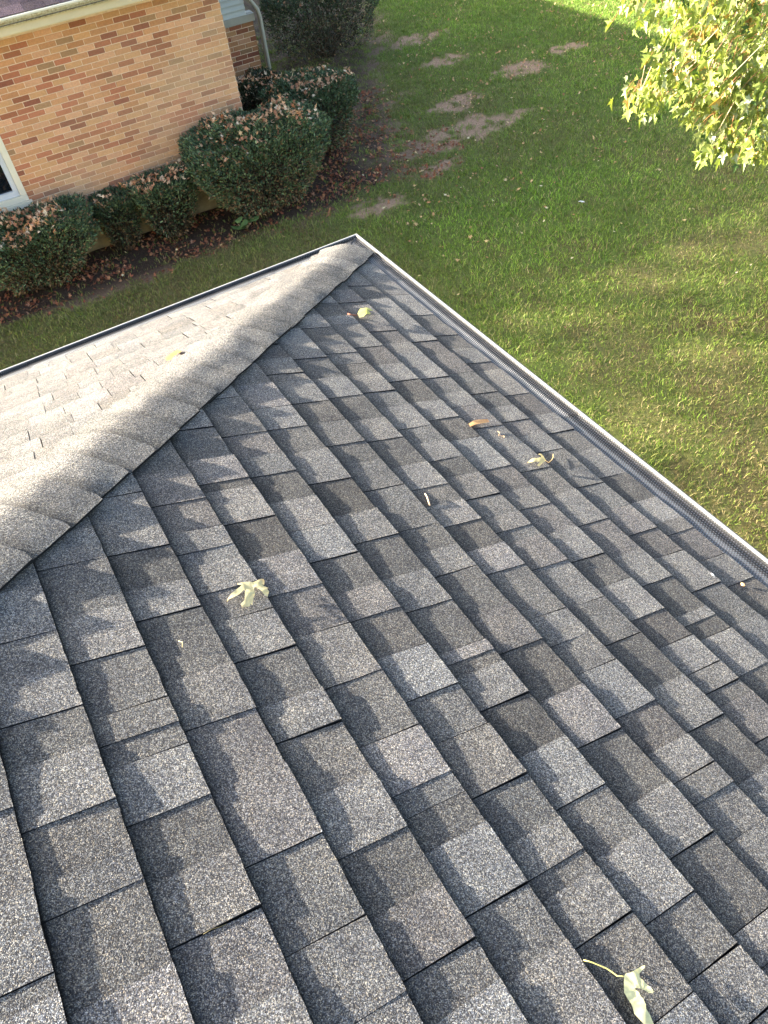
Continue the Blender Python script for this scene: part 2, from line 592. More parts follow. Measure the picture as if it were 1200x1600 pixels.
JOINTS = {
 0:'D0.365 D0.561 D0.763 L0.858 D0.950 L1.061 D1.182 L1.244 D1.427 L1.567 D1.683 L1.805 D1.951 L2.091 w2.199 D2.253 L2.377 D2.487 L2.610',
 1:'D0.474 L0.609 D0.731 D0.992 L1.103 D1.249 D1.399 L1.494 D1.588 L1.678 D1.777 L1.885 D1.976 L2.098 D2.216 L2.321 D2.356 D2.466 L2.603',
 2:'D0.641 w0.671 D0.899 L1.000 D1.083 D1.273 L1.379 D1.470 D1.606 L1.747 D1.861 L1.986 D2.134 L2.277 D2.398 L2.520 D2.555 L2.605 D2.731',
 3:'L0.768 D0.835 D1.024 L1.157 D1.277 L1.417 D1.532 L1.654 D1.824 L1.931 D2.022 L2.138 D2.256 L2.360 D2.487 L2.583 D2.675 D2.735 L2.774 D2.880',
 4:'D0.863 L0.971 D1.064 w1.140 L1.217 D1.336 L1.436 D1.562 L1.650 D1.744 L1.830 D1.939 L2.030 D2.090 L2.134 D2.248 L2.393 D2.527 L2.670 D2.793 L2.933',
 5:'D0.982 D1.091 L1.226 D1.352 L1.490 D1.608 L1.747 D1.860 L1.938 D2.028 L2.134 D2.224 L2.390 D2.480 L2.570 D2.699 L2.796 D2.870 D2.924 L3.010',
 6:'D1.185 w1.233 D1.369 L1.482 D1.608 L1.705 D1.831 L1.921 D2.011 L2.100 D2.188 L2.330 D2.455 L2.597 D2.722 L2.864 D2.978 L3.126 D3.186',
 7:'D1.381 D1.497 L1.624 D1.769 L1.909 D2.023 L2.159 D2.272 L2.405 D2.440 L2.476 D2.567 L2.690 D2.809 L2.915 D3.040 L3.138 D3.227',
 8:'D1.309 L1.393 D1.508 L1.613 D1.705 L1.822 D1.938 D2.054 L2.167 D2.255 L2.369 D2.490 L2.597 D2.723 L2.823 D2.890 L2.928 D3.011 L3.150',
 9:'D1.457 L1.600 D1.707 w1.742 D1.872 L2.011 D2.130 L2.258 D2.401 L2.546 D2.660 w2.706 L2.771 D2.890 L2.994',
 10:'D1.766 L1.872 D1.945 L1.990 D2.080 L2.164 D2.279 L2.396 D2.480 L2.605 D2.720 L2.824 D2.922 L2.990',
 11:'D1.708 D1.910 L2.024 D2.112 w2.169 L2.280 D2.396 L2.526 D2.669 L2.815 D2.936',
 12:'D1.916 L2.063 D2.183 L2.313 D2.375 L2.422 D2.531 L2.634 D2.733 L2.854',
 13:'L1.961 D2.093 L2.187 D2.280 L2.369 D2.480 w2.570 D2.624 L2.754',
 14:'D2.200 L2.310 D2.434 L2.574 D2.695 L2.725',
}
HIPCLIP = 0.10


def waves(pl, u, v):
    """slow undulation of the shingle surface (metres)"""
    q = Vector((u * 6.0, v * 7.5, 11.3 if pl is P1 else 47.1))
    q2 = Vector((u * 26.0, v * 19.0, 3.3 if pl is P1 else 91.0))
    return noise.noise(q) * .0024 + noise.noise(q2) * .0003


def piece_verts(pl, k, va, vb, raised, seed):
    """one tab: curved top grid, butt and side faces, clipped at the hip"""
    r = random.Random(seed)
    u0, u1 = k * EXPO + r.uniform(-.0008, .0008), (k + 1) * EXPO + .012
    FU = (0, .17, .34, .5, .66, .80, .880, .912, 1.0)
    nu, nv = 8, 5
    hb = .0098 if raised else .0079
    ht = .0024 if raised else .0004
    lift = r.uniform(-.0003, .0009)
    c0_ = r.uniform(0, 50)
    curl = [noise.noise(Vector((c0_ + (va + (vb - va) * j / nv) * 7, k * 3.1, 2.2))) * .0019 for j in range(nv + 1)]
    skew = r.uniform(-.004, .004)
    top, bot = [], []
    for i in range(nu + 1):
        fu = FU[i]
        u = u0 + (u1 - u0) * fu
        lim = u * CS + HIPCLIP
        for j in range(nv + 1):
            fv = j / nv
            v = va + (vb - va) * fv + skew * (1 - fu) * (1 if j in (0,) else 0) 
            v = max(v, lim)
            uu = u + (r.uniform(-.0012, .0012) if i == 0 and 0 < j < nv else 0)
            w = hb * (1 - fu) + ht * fu + (waves(pl, uu, v) + (lift + curl[j]) * (1 - fu) ** 2) * min(1, max(.15, (v - lim) / .12))
            top.append(pl.p(uu, v, w))
            bot.append(pl.p(uu, v, w - .0064 if not raised else w - .0094))
    return top, bot, nu, nv, (u0, u1)


def tone_for(raised, r, pl=None):
    k = r.choice([0, 0, 1, 2, 2, 3, 4, 5])
    base = {0: 1.0, 1: .92, 2: 1.08, 3: .82, 4: 1.16, 5: .96}[k]
    if raised:
        g = base * r.uniform(1.0, 1.15)
    else:
        g = base * r.uniform(.62, .90)
    if pl is P2:
        g = 1 + (g - 1) * .5
    hue = r.choice([(1, 1, 1), (.98, 1, 1.02), (1.0, 1.0, 1.0), (1.02, 1.0, .98), (1.02, .995, 1.0), (1, 1.0, 1.0)])
    return tuple(g * h for h in hue)


def piece(pl, k, va, vb, raised, seed, tintv):
    lim1 = (k + 1) * EXPO * CS + HIPCLIP
    if vb < k * EXPO * CS + HIPCLIP + .01:
        return None
    top, bot, nu, nv, (u0, u1) = piece_verts(pl, k, va, vb, raised, seed)
    verts = list(top)
    faces = []
    W = nv + 1
    for i in range(nu):
        for j in range(nv):
            a = i * W + j
            q = (a, a + 1, a + W + 1, a + W)
            faces.append(q if pl is P2 else q[::-1])
    nt_ = len(faces)
    rim = [j for j in range(W)]
    sides = [[i * W for i in range(nu + 1)], rim, [i * W + nv for i in range(nu + 1)]]
    for ring in sides:
        b0 = len(verts)
        for i in ring:
            verts.append(top[i])
        for i in ring:
            verts.append(bot[i])
        m_ = len(ring)
        for i in range(m_ - 1):
            faces.append((b0 + i, b0 + i + 1, b0 + m_ + i + 1, b0 + m_ + i))
    smooth = [True] * nt_ + [False] * (len(faces) - nt_)
    mi = [0] * nt_ + [1] * (len(faces) - nt_)
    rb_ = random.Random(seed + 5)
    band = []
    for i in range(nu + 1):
        # printed dark head band, plus painted-in shade of the crack under the next butt
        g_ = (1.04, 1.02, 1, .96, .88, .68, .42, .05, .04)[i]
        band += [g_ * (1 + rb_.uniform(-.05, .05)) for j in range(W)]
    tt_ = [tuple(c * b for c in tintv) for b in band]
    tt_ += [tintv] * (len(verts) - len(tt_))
    corners = [pl.p(u0, max(va, u0 * CS)), pl.p(u0, vb), pl.p(u0 + EXPO, vb), pl.p(u0 + EXPO, max(va, (u0 + EXPO) * CS))]
    return dict(v=verts, f=faces, s=smooth, t=tt_, m=mi, a=px_area(corners))


pieces = []
sd = 0
for pl, kmax in ((P1, 24), (P2, 24)):
    for k in range(kmax):
        r = random.Random(1000 * (1 if pl is P1 else 2) + k)
        vstart = k * EXPO * CS
        js = []
        if pl is P1 and k in JOINTS:
            js = [(t[0], float(t[1:])) for t in JOINTS[k].split()]
        if not js:
            first = vstart + r.uniform(.05, .15)
            js = [(r.choice('DL'), first)]
        # extend towards the hip
        while js[0][1] > vstart + .16:
            ty, v = js[0]
            js.insert(0, ('L' if ty == 'D' else 'D', v - r.uniform(.08, .15)))
        end = 4.6 if pl is P1 else 5.2
        while js[-1][1] < end:
            ty, v = js[-1]
            q = r.random()
            nt2 = 'L' if ty in 'Dw' else 'D'
            if q < .08: nt2 = ty
            js.append((nt2, v + r.uniform(.075, .155)))
        prev = vstart - .05
        pty = 'L' if js[0][0] == 'D' else 'D'
        for ty, v in js:
            raised = (ty == 'D')
            if pty == 'D' and ty == 'D': raised = True
            if pty == 'L': raised = True
            if pty in 'Dw' and ty == 'L': raised = False
            if pty == 'D' and ty == 'w': raised = False
            sd += 1
            rr = random.Random(sd)
            gap = .0012
            d = piece(pl, k, prev + gap * .5, v - gap * .5, raised, sd, tone_for(raised, rr, pl))
            if d:
                pieces.append(d)
            prev, pty = v, ty

pieces.sort(key=lambda d: -d['a'])
for d in pieces[:299]:
    n = len(d['v'])
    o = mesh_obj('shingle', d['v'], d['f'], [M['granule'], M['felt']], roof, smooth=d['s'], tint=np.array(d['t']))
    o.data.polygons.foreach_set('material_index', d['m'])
rest = MB()
rest_m = []
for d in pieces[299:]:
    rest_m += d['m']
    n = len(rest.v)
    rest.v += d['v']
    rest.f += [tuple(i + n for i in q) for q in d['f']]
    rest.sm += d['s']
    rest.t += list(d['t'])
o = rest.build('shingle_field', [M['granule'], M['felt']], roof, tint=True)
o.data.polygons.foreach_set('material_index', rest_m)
o['kind'] = 'stuff'

# hip caps: bent shingles overlapping up the hip
HIP = Vector((-1, -1, S)).normalized()
MD = Vector((1, -1, 0)).normalized()        # towards plane 1
KK = S / math.sqrt(2)


def cap_piece(h0, h1, seed, first=False):
    r = random.Random(seed)
    tone = r.uniform(.82, 1.12)
    nu, na = 7, 14
    wd = .141 + r.uniform(-.004, .003)
    top, bot = [], []
    yaw = r.uniform(-.02, .02)
    R0 = .022
    for i in range(nu + 1):
        fu = i / nu
        h = h0 + (h1 - h0) * fu
        for j in range(na + 1):
            a = (j / na * 2 - 1)
            wv = wd - .018 * fu
            aa = a * wv
            z = -KK * math.sqrt(aa * aa + R0 * R0) + KK * math.sqrt(wd * wd + R0 * R0) - KK * wd
            lift = .0320 * (1 - fu) ** 1.0 + .0100 * fu - .0030 * abs(a) ** 3
            nz = noise.noise(Vector((h * 7, aa * 14, 5.0))) * .0044 + noise.noise(Vector((h * 22, aa * 30, 15.0))) * .0012
            crn = 0
            if i == 0 and j in (0, na):
                crn = .010
            hh = h + crn + yaw * aa + (.0016 * noise.noise(Vector((aa * 60, seed, 0))) if i == 0 else 0)
            n_ = Vector((0, 0, 1)) + MD * (KK * a)
            p = HIP * (hh / 1.0) + MD * aa + Vector((0, 0, z + lift + nz))
            top.append(p)
            bot.append(p - Vector((0, 0, .0060)))
    W = na + 1
    v = list(top)
    f = []
    for i in range(nu):
        for j in range(na):
            a = i * W + j
            f.append((a, a + 1, a + W + 1, a + W)[::-1])
    nt_ = len(f)
    for ring in ([i * W for i in range(nu + 1)], list(range(W)), [i * W + na for i in range(nu + 1)]):
        b0 = len(v)
        v += [top[i] for i in ring] + [bot[i] for i in ring]
        m_ = len(ring)
        for i in range(m_ - 1):
            f.append((b0 + i, b0 + i + 1, b0 + m_ + i + 1, b0 + m_ + i))
    t = (tone, tone * 1.0, tone * .99)
    T_ = np.tile(np.array(t), (len(v), 1))
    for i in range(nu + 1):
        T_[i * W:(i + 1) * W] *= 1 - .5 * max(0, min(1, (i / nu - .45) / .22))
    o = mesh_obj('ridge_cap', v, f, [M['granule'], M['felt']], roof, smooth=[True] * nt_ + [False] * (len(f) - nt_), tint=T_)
    o.data.polygons.foreach_set('material_index', [0] * nt_ + [1] * (len(f) - nt_))


h = .035
i = 0
while h < 3.6:
    cap_piece(h, h + .125 + .05, 300 + i)
    h += .1245
    i += 1

# gutters with perforated guards
def gutter(side, length):
    X = Vector((1, 0, 0)) if side == 1 else Vector((0, 1, 0))      # outwards
    Y = Vector((0, -1, 0)) if side == 1 else Vector((-1, 0, 0))    # along the eave, away from the corner
    Z = Vector((0, 0, 1))
    gl = .088

    def P(o, a, z):
        return X * o + Y * a + Z * z
    # trough, lip, outer bead
    m1 = MB()
    prof = [(-.012, -.02), (-.012, -.12), (.055, -.125), (.082, -.075), (.094, -.05), (.094, -.010), (.090, -.010), (.090, -.048), (.078, -.073), (.053, -.118), (-.006, -.113), (-.006, -.02)]
    A0 = [P(o, -o, z) for o, z in prof]
    B0 = [P(o, length, z) for o, z in prof]
    n = len(prof)
    m1.add(A0 + B0, [(i_, (i_ + 1) % n, n + (i_ + 1) % n, n + i_) for i_ in range(n)])
    g = m1.build('gutter', M['liner'], house)
    lp = [(.0870, -.010), (.0870, -.0040), (.0885, -.002), (.0945, -.002), (.096, -.005), (.096, -.014), (.0945, -.014), (.0945, -.0105)]
    n = len(lp)
    m2 = MB()
    seg = 24
    for k_ in range(seg + 1):
        a = length * k_ / seg
        for o, z in lp:
            aa = -o if k_ == 0 else a
            jig = .0008 * noise.noise(Vector((a * 3, side * 7, 0)))
            m2.v.append(tuple(P(o, aa, z + jig)))
            m2.t.append((1, 1, 1))
    for k_ in range(seg):
        for i_ in range(n - 1):
            m2.f.append((k_ * n + i_, k_ * n + i_ + 1, (k_ + 1) * n + i_ + 1, (k_ + 1) * n + i_))
            m2.sm.append(False)
    m2.build('gutter_lip', M['white_metal'], g)
    m3 = MB()
    op = [(.0965, -.004), (.101, -.006), (.103, -.020), (.098, -.030), (.0965, -.030)]
    n = len(op)
    m3.add([P(o, -o, z) for o, z in op] + [P(o, length, z) for o, z in op], [(i_, (i_ + 1) % n, n + (i_ + 1) % n, n + i_) for i_ in range(n)])
    m3.build('gutter_edge', M['dark_metal'], g)
    # pale sheet added just under the guard so its holes read bright
    gp = [(-.010, .0005), (.030, -.0035), (.054, -.0060), (.061, -.0150), (.0835, -.0155), (.0868, -.0085)]
    m4 = MB()
    m4.add([P(o - .0012, -o + .03, z - .0032) for o, z in gp[:-1]] + [P(o - .0012, length, z - .0032) for o, z in gp[:-1]],
           [(i_, i_ + 1, len(gp) + i_, len(gp) + i_ - 1) for i_ in range(len(gp) - 2)])
    m4.build('guard_backing', M['liner'], g)
    # perforated sheets in lengths
    cell = .0093
    pts = []
    for (o0, z0), (o1, z1) in zip(gp[:-1], gp[1:]):
        d = math.hypot(o1 - o0, z1 - z0)
        k_ = max(1, round(d / cell))
        for q in range(k_):
            pts.append((o0 + (o1 - o0) * q / k_, z0 + (z1 - z0) * q / k_))
    pts.append(gp[-1])
    seams = [-.0, .40, 1.60, 2.80, min(length, 4.0)]
    for s0, s1 in zip(seams[:-1], seams[1:]):
        up = .0016 if seams.index(s0) % 2 else 0
        nn = int((s1 + .012 - s0) / cell)
        V, F = [], []
        for q, ((o0, z0), (o1, z1)) in enumerate(zip(pts[:-1], pts[1:])):
            for c_ in range(-14 if s0 <= 0 else 0, nn):
                a0 = s0 + c_ * cell
                off = cell / 2 if q % 2 else 0
                a0 += off
                a1 = a0 + cell
                if a0 < -o0 - .002:
                    continue
                oc, zc, ac = (o0 + o1) / 2, (z0 + z1) / 2 + up, (a0 + a1) / 2
                b0 = len(V)
                for o, z, a in ((o0, z0, a0), (o1, z1, a0), (o1, z1, a1), (o0, z0, a1)):
                    V.append(P(o, a, z + up))
                hr = .29
                for k_ in range(8):
                    t_ = math.pi / 4 * k_ + math.pi / 8
                    do = -math.cos(t_ ) * hr
                    da = -math.sin(t_) * hr
                    V.append(P(oc + (o1 - o0) * do, ac + cell * da, zc + (z1 - z0) * do))
                # corner 0 is (-,-): hole verts 0,1 ; corner3 (-,+)...
                F += [(b0, b0 + 5, b0 + 4), (b0, b0 + 1, b0 + 6), (b0, b0 + 6, b0 + 5), (b0 + 1, b0 + 7, b0 + 6)] if False else []
                H = [b0 + 4 + k_ for k_ in range(8)]
                # hole verts by angle: k=0 -> (-,-) near corner 0 side o-; going to -a
                F += [(b0, H[0], H[1]), (b0, H[1], H[2], b0 + 1), (b0 + 1, H[2], H[3]), (b0 + 1, H[3], H[4], b0 + 2),
                      (b0 + 2, H[4], H[5]), (b0 + 2, H[5], H[6], b0 + 3), (b0 + 3, H[6], H[7]), (b0 + 3, H[7], H[0], b0)]
        gd = mesh_obj('gutter_guard', V, F, [M['guard'], M['guard_apron']], g)
        C_mid = [(p_.center + Vector(gd.location) + world_loc(g)).dot(X) for p_ in gd.data.polygons]
        gd.data.polygons.foreach_set('material_index', [1 if c_ < .040 else 0 for c_ in C_mid])
    return g


gutter(1, 5.0)
gutter(2, 5.5)

# ---------------------------------------------------------------- neighbour's brick house
nb = empty('brick_house', (-3.5, 13, G), 'tan brick house with cream gutter and white window beyond the shrubs', 'house')
WY = 7.27
XR = 2.115
ZT = -.44
wl = MB()
# mortar wall with a window opening
WX0, WX1, WZ0, WZ1 = -2.45, -.949, -2.12, -.85
yb = WY + .006
wl.box((-9, yb, -2.70), (WX0, yb + .2, ZT + .1))
wl.box((WX1, yb, -2.70), (XR - .006, yb + .2, ZT + .1))
wl.box((WX0, yb, -2.70), (WX1, yb + .2, WZ0))
wl.box((WX0, yb, WZ1), (WX1, yb + .2, ZT + .1))
wl.box((XR - .206, yb + .2, -2.70), (XR - .006, 9.4, ZT + .1))
wall = wl.build('wall', M['mortar'], nb)
fd = MB()
fd.box((-9, WY + .012, G - .2), (XR - .012, WY + .3, -2.702))
fd.build('foundation', M['concrete'], nb)

PAL0 = [((.66, .42, .215), 20), ((.62, .36, .185), 20), ((.72, .45, .27), 14), ((.52, .29, .145), 14), ((.50, .22, .125), 18), ((.38, .17, .095), 13), ((.30, .125, .08), 8), ((.40, .27, .15), 6)]
PAL = [(tuple(x * .74 * k for x, k in zip(c, (1.10, .95, .88))), n) for c, n in PAL0]
pal = [c for c, n in PAL for _ in range(n)]
CH = .0635
bricks = []


def rbox(x0, x1, y0, y1, z0, z1):
    """front-bevelled brick, facing -Y"""
    b_ = .0022
    v = [(x0, y1, z0), (x1, y1, z0), (x1, y1, z1), (x0, y1, z1),
         (x0, y0 + b_, z0), (x1, y0 + b_, z0), (x1, y0 + b_, z1), (x0, y0 + b_, z1),
         (x0 + b_, y0, z0 + b_), (x1 - b_, y0, z0 + b_), (x1 - b_, y0, z1 - b_), (x0 + b_, y0, z1 - b_)]
    f = [(8, 9, 10, 11), (4, 5, 9, 8), (5, 6, 10, 9), (6, 7, 11, 10), (7, 4, 8, 11), (0, 1, 5, 4), (1, 2, 6, 5), (2, 3, 7, 6), (3, 0, 4, 7)]
    return v, f


rr = random.Random(11)
row = 0
z = -.523
zs = []
zz = -.523 + CH * 1
while zz > -2.70:
    zs.append(zz)
    zz -= CH
for ri, ztop in enumerate(zs):
    z0 = ztop - CH + .0045
    z1 = ztop - .0045
    off = -.2327 + (.1016 if ri % 2 == 0 else 0)
    i0 = int((-4.6 - off) / .2032)
    for i in range(i0, 14):
        a = off + i * .2032 + .0045
        bb = a + .2032 - .009
        if a > XR - .03: continue
        bb = min(bb, XR)
        segs = [(a, bb)]
        if z1 > WZ0 and z0 < WZ1:
            segs = []
            if a < WX0: segs.append((a, min(bb, WX0)))
            if bb > WX1: segs.append((max(a, WX1), bb))
        for (xa, xb) in segs:
            if xb - xa < .02: continue
            col = np.array(rr.choice(pal))
            # paler, lime-bloomed field low on the right
            wash = np.clip((xa * .28 - (ztop + .75) * .55) , 0, 1) * .75
            wash = min(.62, wash * (.4 + .9 * noise.noise(Vector((xa * 1.5, ztop * 2, 3))) + .3))
            wash = max(0, wash)
            col = col * (1 - wash) + np.array((.46, .31, .19)) * wash
            col = col * rr.uniform(.92, 1.08)
            yj = WY + rr.uniform(-.0012, .0012)
            v, f = rbox(xa, xb, yj, WY + .03, z0, z1)
            occ = ztop < -2.1 and xa < -.2 or ztop < -1.95 and xa > .9
            ar = px_area([(xa, WY, z0), (xb, WY, z0), (xb, WY, z1), (xa, WY, z1)]) * (.3 if occ else 1)
            bricks.append((ar, v, f, col))
bricks.sort(key=lambda t: -t[0])
for ar, v, f, col in bricks[:299]:
    mesh_obj('brick', v, f, M['brick'], wall, tint=np.tile(col, (len(v), 1)))
rest = MB()
for ar, v, f, col in bricks[299:]:
    rest.add(v, f, tuple(col))
# far side of the corner, facing +X
for ri, ztop in enumerate(zs):
    yy = WY + (.0 if ri % 2 else .1016)
    while yy < 9.3:
        y0, y1 = max(yy, WY) + .0045, min(yy + .2032, 9.3) - .0045
        if y1 - y0 > .03:
            rest.box((XR - .03, y0 if yy > WY else WY + .031, ztop - CH + .0045), (XR + .0, y1, ztop - .0045), tuple(np.array(rr.choice(pal))))
        yy += .2032
o = rest.build('brick_field', M['brick'], wall, tint=True)
o['kind'] = 'stuff'

# window
win = MB()
yf = WY - .012
T = .075
win.box((WX0 - .02, yf, WZ0 - .02), (WX0 + T - .02, WY + .10, WZ1 + .02)).box((WX1 - T + .02, yf, WZ0 + .052), (WX1 + .02, WY + .10, WZ1 - .057))
win.box((WX0 + T - .018, yf, WZ1 - .055), (WX1 + .02, WY + .10, WZ1 + .02))
win.box((WX0 + T - .018, yf, WZ0 - .02), (WX1 + .02, WY + .10, WZ0 + .05))
w0 = win.build('window', M['cream_light'], nb)
fr = MB()
a0, a1, c0, c1 = WX0 + T, WX1 - T + .018, WZ0 + .052, WZ1 - .058
fr.box((a0, WY + .015, c0), (a0 + .06, WY + .08, c1)).box((a1 - .06, WY + .015, c0), (a1, WY + .08, c1))
fr.box((a0 + .06, WY + .015, c0), (a1 - .06, WY + .08, c0 + .065)).box((a0 + .06, WY + .015, c1 - .06), (a1 - .06, WY + .08, c1))
fr.box(((a0 + a1) / 2 - .03, WY + .02, c0 + .065), ((a0 + a1) / 2 + .03, WY + .075, c1 - .06))
fr.build('frame', M['white_vinyl'], w0)
MB().box((a0 + .055, WY + .05, c0 + .06), ((a0 + a1) / 2 - .028, WY + .056, c1 - .055)).build('pane', M['glass'], w0)
MB().box(((a0 + a1) / 2 + .028, WY + .05, c0 + .06), (a1 - .055, WY + .056, c1 - .055)).build('pane', M['glass'], w0)
MB().box((WX0 - .06, WY - .045, WZ0 - .085), (WX1 + .05, WY + .02, WZ0 - .023)).build('sill', M['cream_light'], w0)

# eave: soffit, fascia, gutter
XE = 2.62
MB().box((-9.5, 6.88, -.352), (XE - .02, 12, -.335)).build('soffit', M['soffit'], nb)
MB().box((-9.5, 6.86, -.345), (XE, 6.879, -.19)).box((XE - .019, 6.88, -.345), (XE, 12, -.19)).build('fascia', M['cream'], nb)
gt = MB()
prof = [(0, 0, -.185), (0, -.062, -.185), (0, -.068, -.190), (0, -.068, -.205), (0, -.060, -.209)]
g2 = MB()
g2.sweep([(0, 6.795 - 6.86, -.172), (0, 6.78 - 6.86, -.176), (0, 6.78 - 6.86, -.192), (0, 6.788 - 6.86, -.196), (0, -.060, -.180)], (-9.5, 6.86, 0), (XE + .01, 6.86, 0))
g3 = MB()
g3.sweep([(0, -.071, -.196), (0, -.069, -.212), (0, -.048, -.236), (0, -.036, -.262), (0, -.003, -.266), (0, -.003, -.20), (0, -.055, -.20)], (-9.5, 6.86, 0), (XE, 6.86, 0))
gg = g3.build('gutter', M['cream_stained'], nb)
g2.build('gutter_lip', M['cream_light'], gg)
MB().box((-9.5, 6.802, -.245), (XE - .01, 6.857, -.240)).build('gutter_bed', M['dark_metal'], gg)

# roof over the front block
S2 = .42
RY = 11.2
rb = mesh_obj('roof', [(-9.5, 6.84, -.175), (XE, 6.84, -.175), (XE, RY, -.175 + (RY - 6.84) * S2), (-9.5, RY, -.175 + (RY - 6.84) * S2), (XE, 2 * RY - 6.84, -.175), (-9.5, 2 * RY - 6.84, -.175)],
              [(0, 1, 2, 3), (3, 2, 4, 5)], M['felt'], nb)
cs2 = 1 / math.hypot(1, S2)
sn2 = S2 * cs2
U2 = Vector((0, cs2, sn2))
N2 = Vector((0, -sn2, cs2))
rs = MB()
pcs = []
r2 = random.Random(5)
for k in range(8):
    x = -3.2 + r2.uniform(0, .2)
    while x < XE:
        wd = r2.uniform(.14, .30)
        x1 = min(x + wd, XE + .01)
        u0 = k * .142 - .012
        base = Vector((0, 6.84, -.170))
        hb = r2.choice([.008, .0045])
        c = [base + U2 * u0 + N2 * hb + Vector((x + .001, 0, 0)), base + U2 * u0 + N2 * hb + Vector((x1 - .001, 0, 0)),
             base + U2 * (u0 + .155) + N2 * (hb - .004) + Vector((x1 - .001, 0, 0)), base + U2 * (u0 + .155) + N2 * (hb - .004) + Vector((x + .001, 0, 0))]
        v = c + [q - N2 * .006 for q in c]
        f = [(0, 1, 2, 3), (0, 4, 5, 1), (1, 5, 6, 2), (2, 6, 7, 3), (3, 7, 4, 0)]
        t = r2.uniform(.7, 1.2)
        pcs.append((px_area(c), v, f, (t, t * r2.uniform(.93, 1.02), t * r2.uniform(.95, 1.05))))
        x = x1
pcs.sort(key=lambda t: -t[0])
for ar, v, f, t in pcs[:40]:
    mesh_obj('shingle', v, f, M['brown_granule'], rb, tint=np.tile(np.array(t), (8, 1)))
for ar, v, f, t in pcs[40:]:
    rs.add(v, f, t)
o = rs.build('shingle_field', M['brown_granule'], rb, tint=True)
o['kind'] = 'stuff'

# taller rear wing with lap siding over brick, and its downspout
RW = 9.3
wg = MB()
wg.box((-6, RW + .02, -1.38), (3.16, 24.3, .62))
wing = wg.build('rear_wing', M['siding'], nb)
for k in range(24):
    z0 = -1.375 + k * .078
    mb = MB()
    v = [(-.5, RW - .030, z0), (3.175, RW - .030, z0), (3.175, RW - .001, z0 + .082), (-.5, RW - .001, z0 + .082), (-.5, RW + .019, z0), (3.175, RW + .019, z0), (3.175, RW + .019, z0 + .082), (-.5, RW + .019, z0 + .082)]
    mb.add(v, [(0, 1, 2, 3), (0, 4, 5, 1), (1, 5, 6, 2), (3, 2, 6, 7), (0, 3, 7, 4)])
    mb.build('siding_board', M['siding'], wing)
MB().box((-.5, RW - .03, -1.475), (3.30, RW + .04, -1.378)).build('trim_board', M['siding_trim'], wing)
MB().box((-.5, RW + .03, -1.376), (3.30, RW + .15, -1.372)).build('ledge', M['siding_trim'], wing)
lw = MB()
lw.box((-.5, RW + .012, G - .1), (3.27, 24.2, -1.477))
lwo = lw.build('lower_wall', M['mortar'], nb)
r3 = random.Random(9)
for ri in range(10):
    ztop = -1.48 - ri * .068
    x = 3.275
    first = True
    while x > 2.1:
        wd = .195 if not (first and ri % 2) else .095
        first = False
        col = np.array(r3.choice(pal)) * .62
        v, f = rbox(x - wd, x, RW + .004, RW + .03, ztop - .058, ztop)
        mesh_obj('brick', v, f, M['brick'], lwo, tint=np.tile(col, (len(v), 1)))
        x -= wd + .009
ds = MB()
ds.tube([(3.20, RW + .01, -.55), (3.20, RW - .03, -.98), (3.235, RW - .06, -1.16), (3.345, RW - .07, -1.33), (3.37, RW - .055, -1.44), (3.37, RW - .05, -1.62), (3.37, RW - .05, -2.9)], .036, 4)
ds.build('downspout', M['siding_trim'], nb)
MB().add([(-6.5, 8.9, .60), (3.65, 8.9, .60), (3.65, 24.8, .60), (-6.5, 24.8, .60), (-1.4, 14.0, 2.1), (-1.4, 19.6, 2.1)],
         [(0, 1, 4), (1, 2, 5, 4), (2, 3, 5), (3, 0, 4, 5), (0, 3, 2, 1)]).build('wing_roof', M['brown_granule'], nb, tint=True)

# ---------------------------------------------------------------- shrubs
def rand_unit(n):
    v = nrng.normal(size=(n, 3))
    return v / np.linalg.norm(v, axis=1)[:, None]


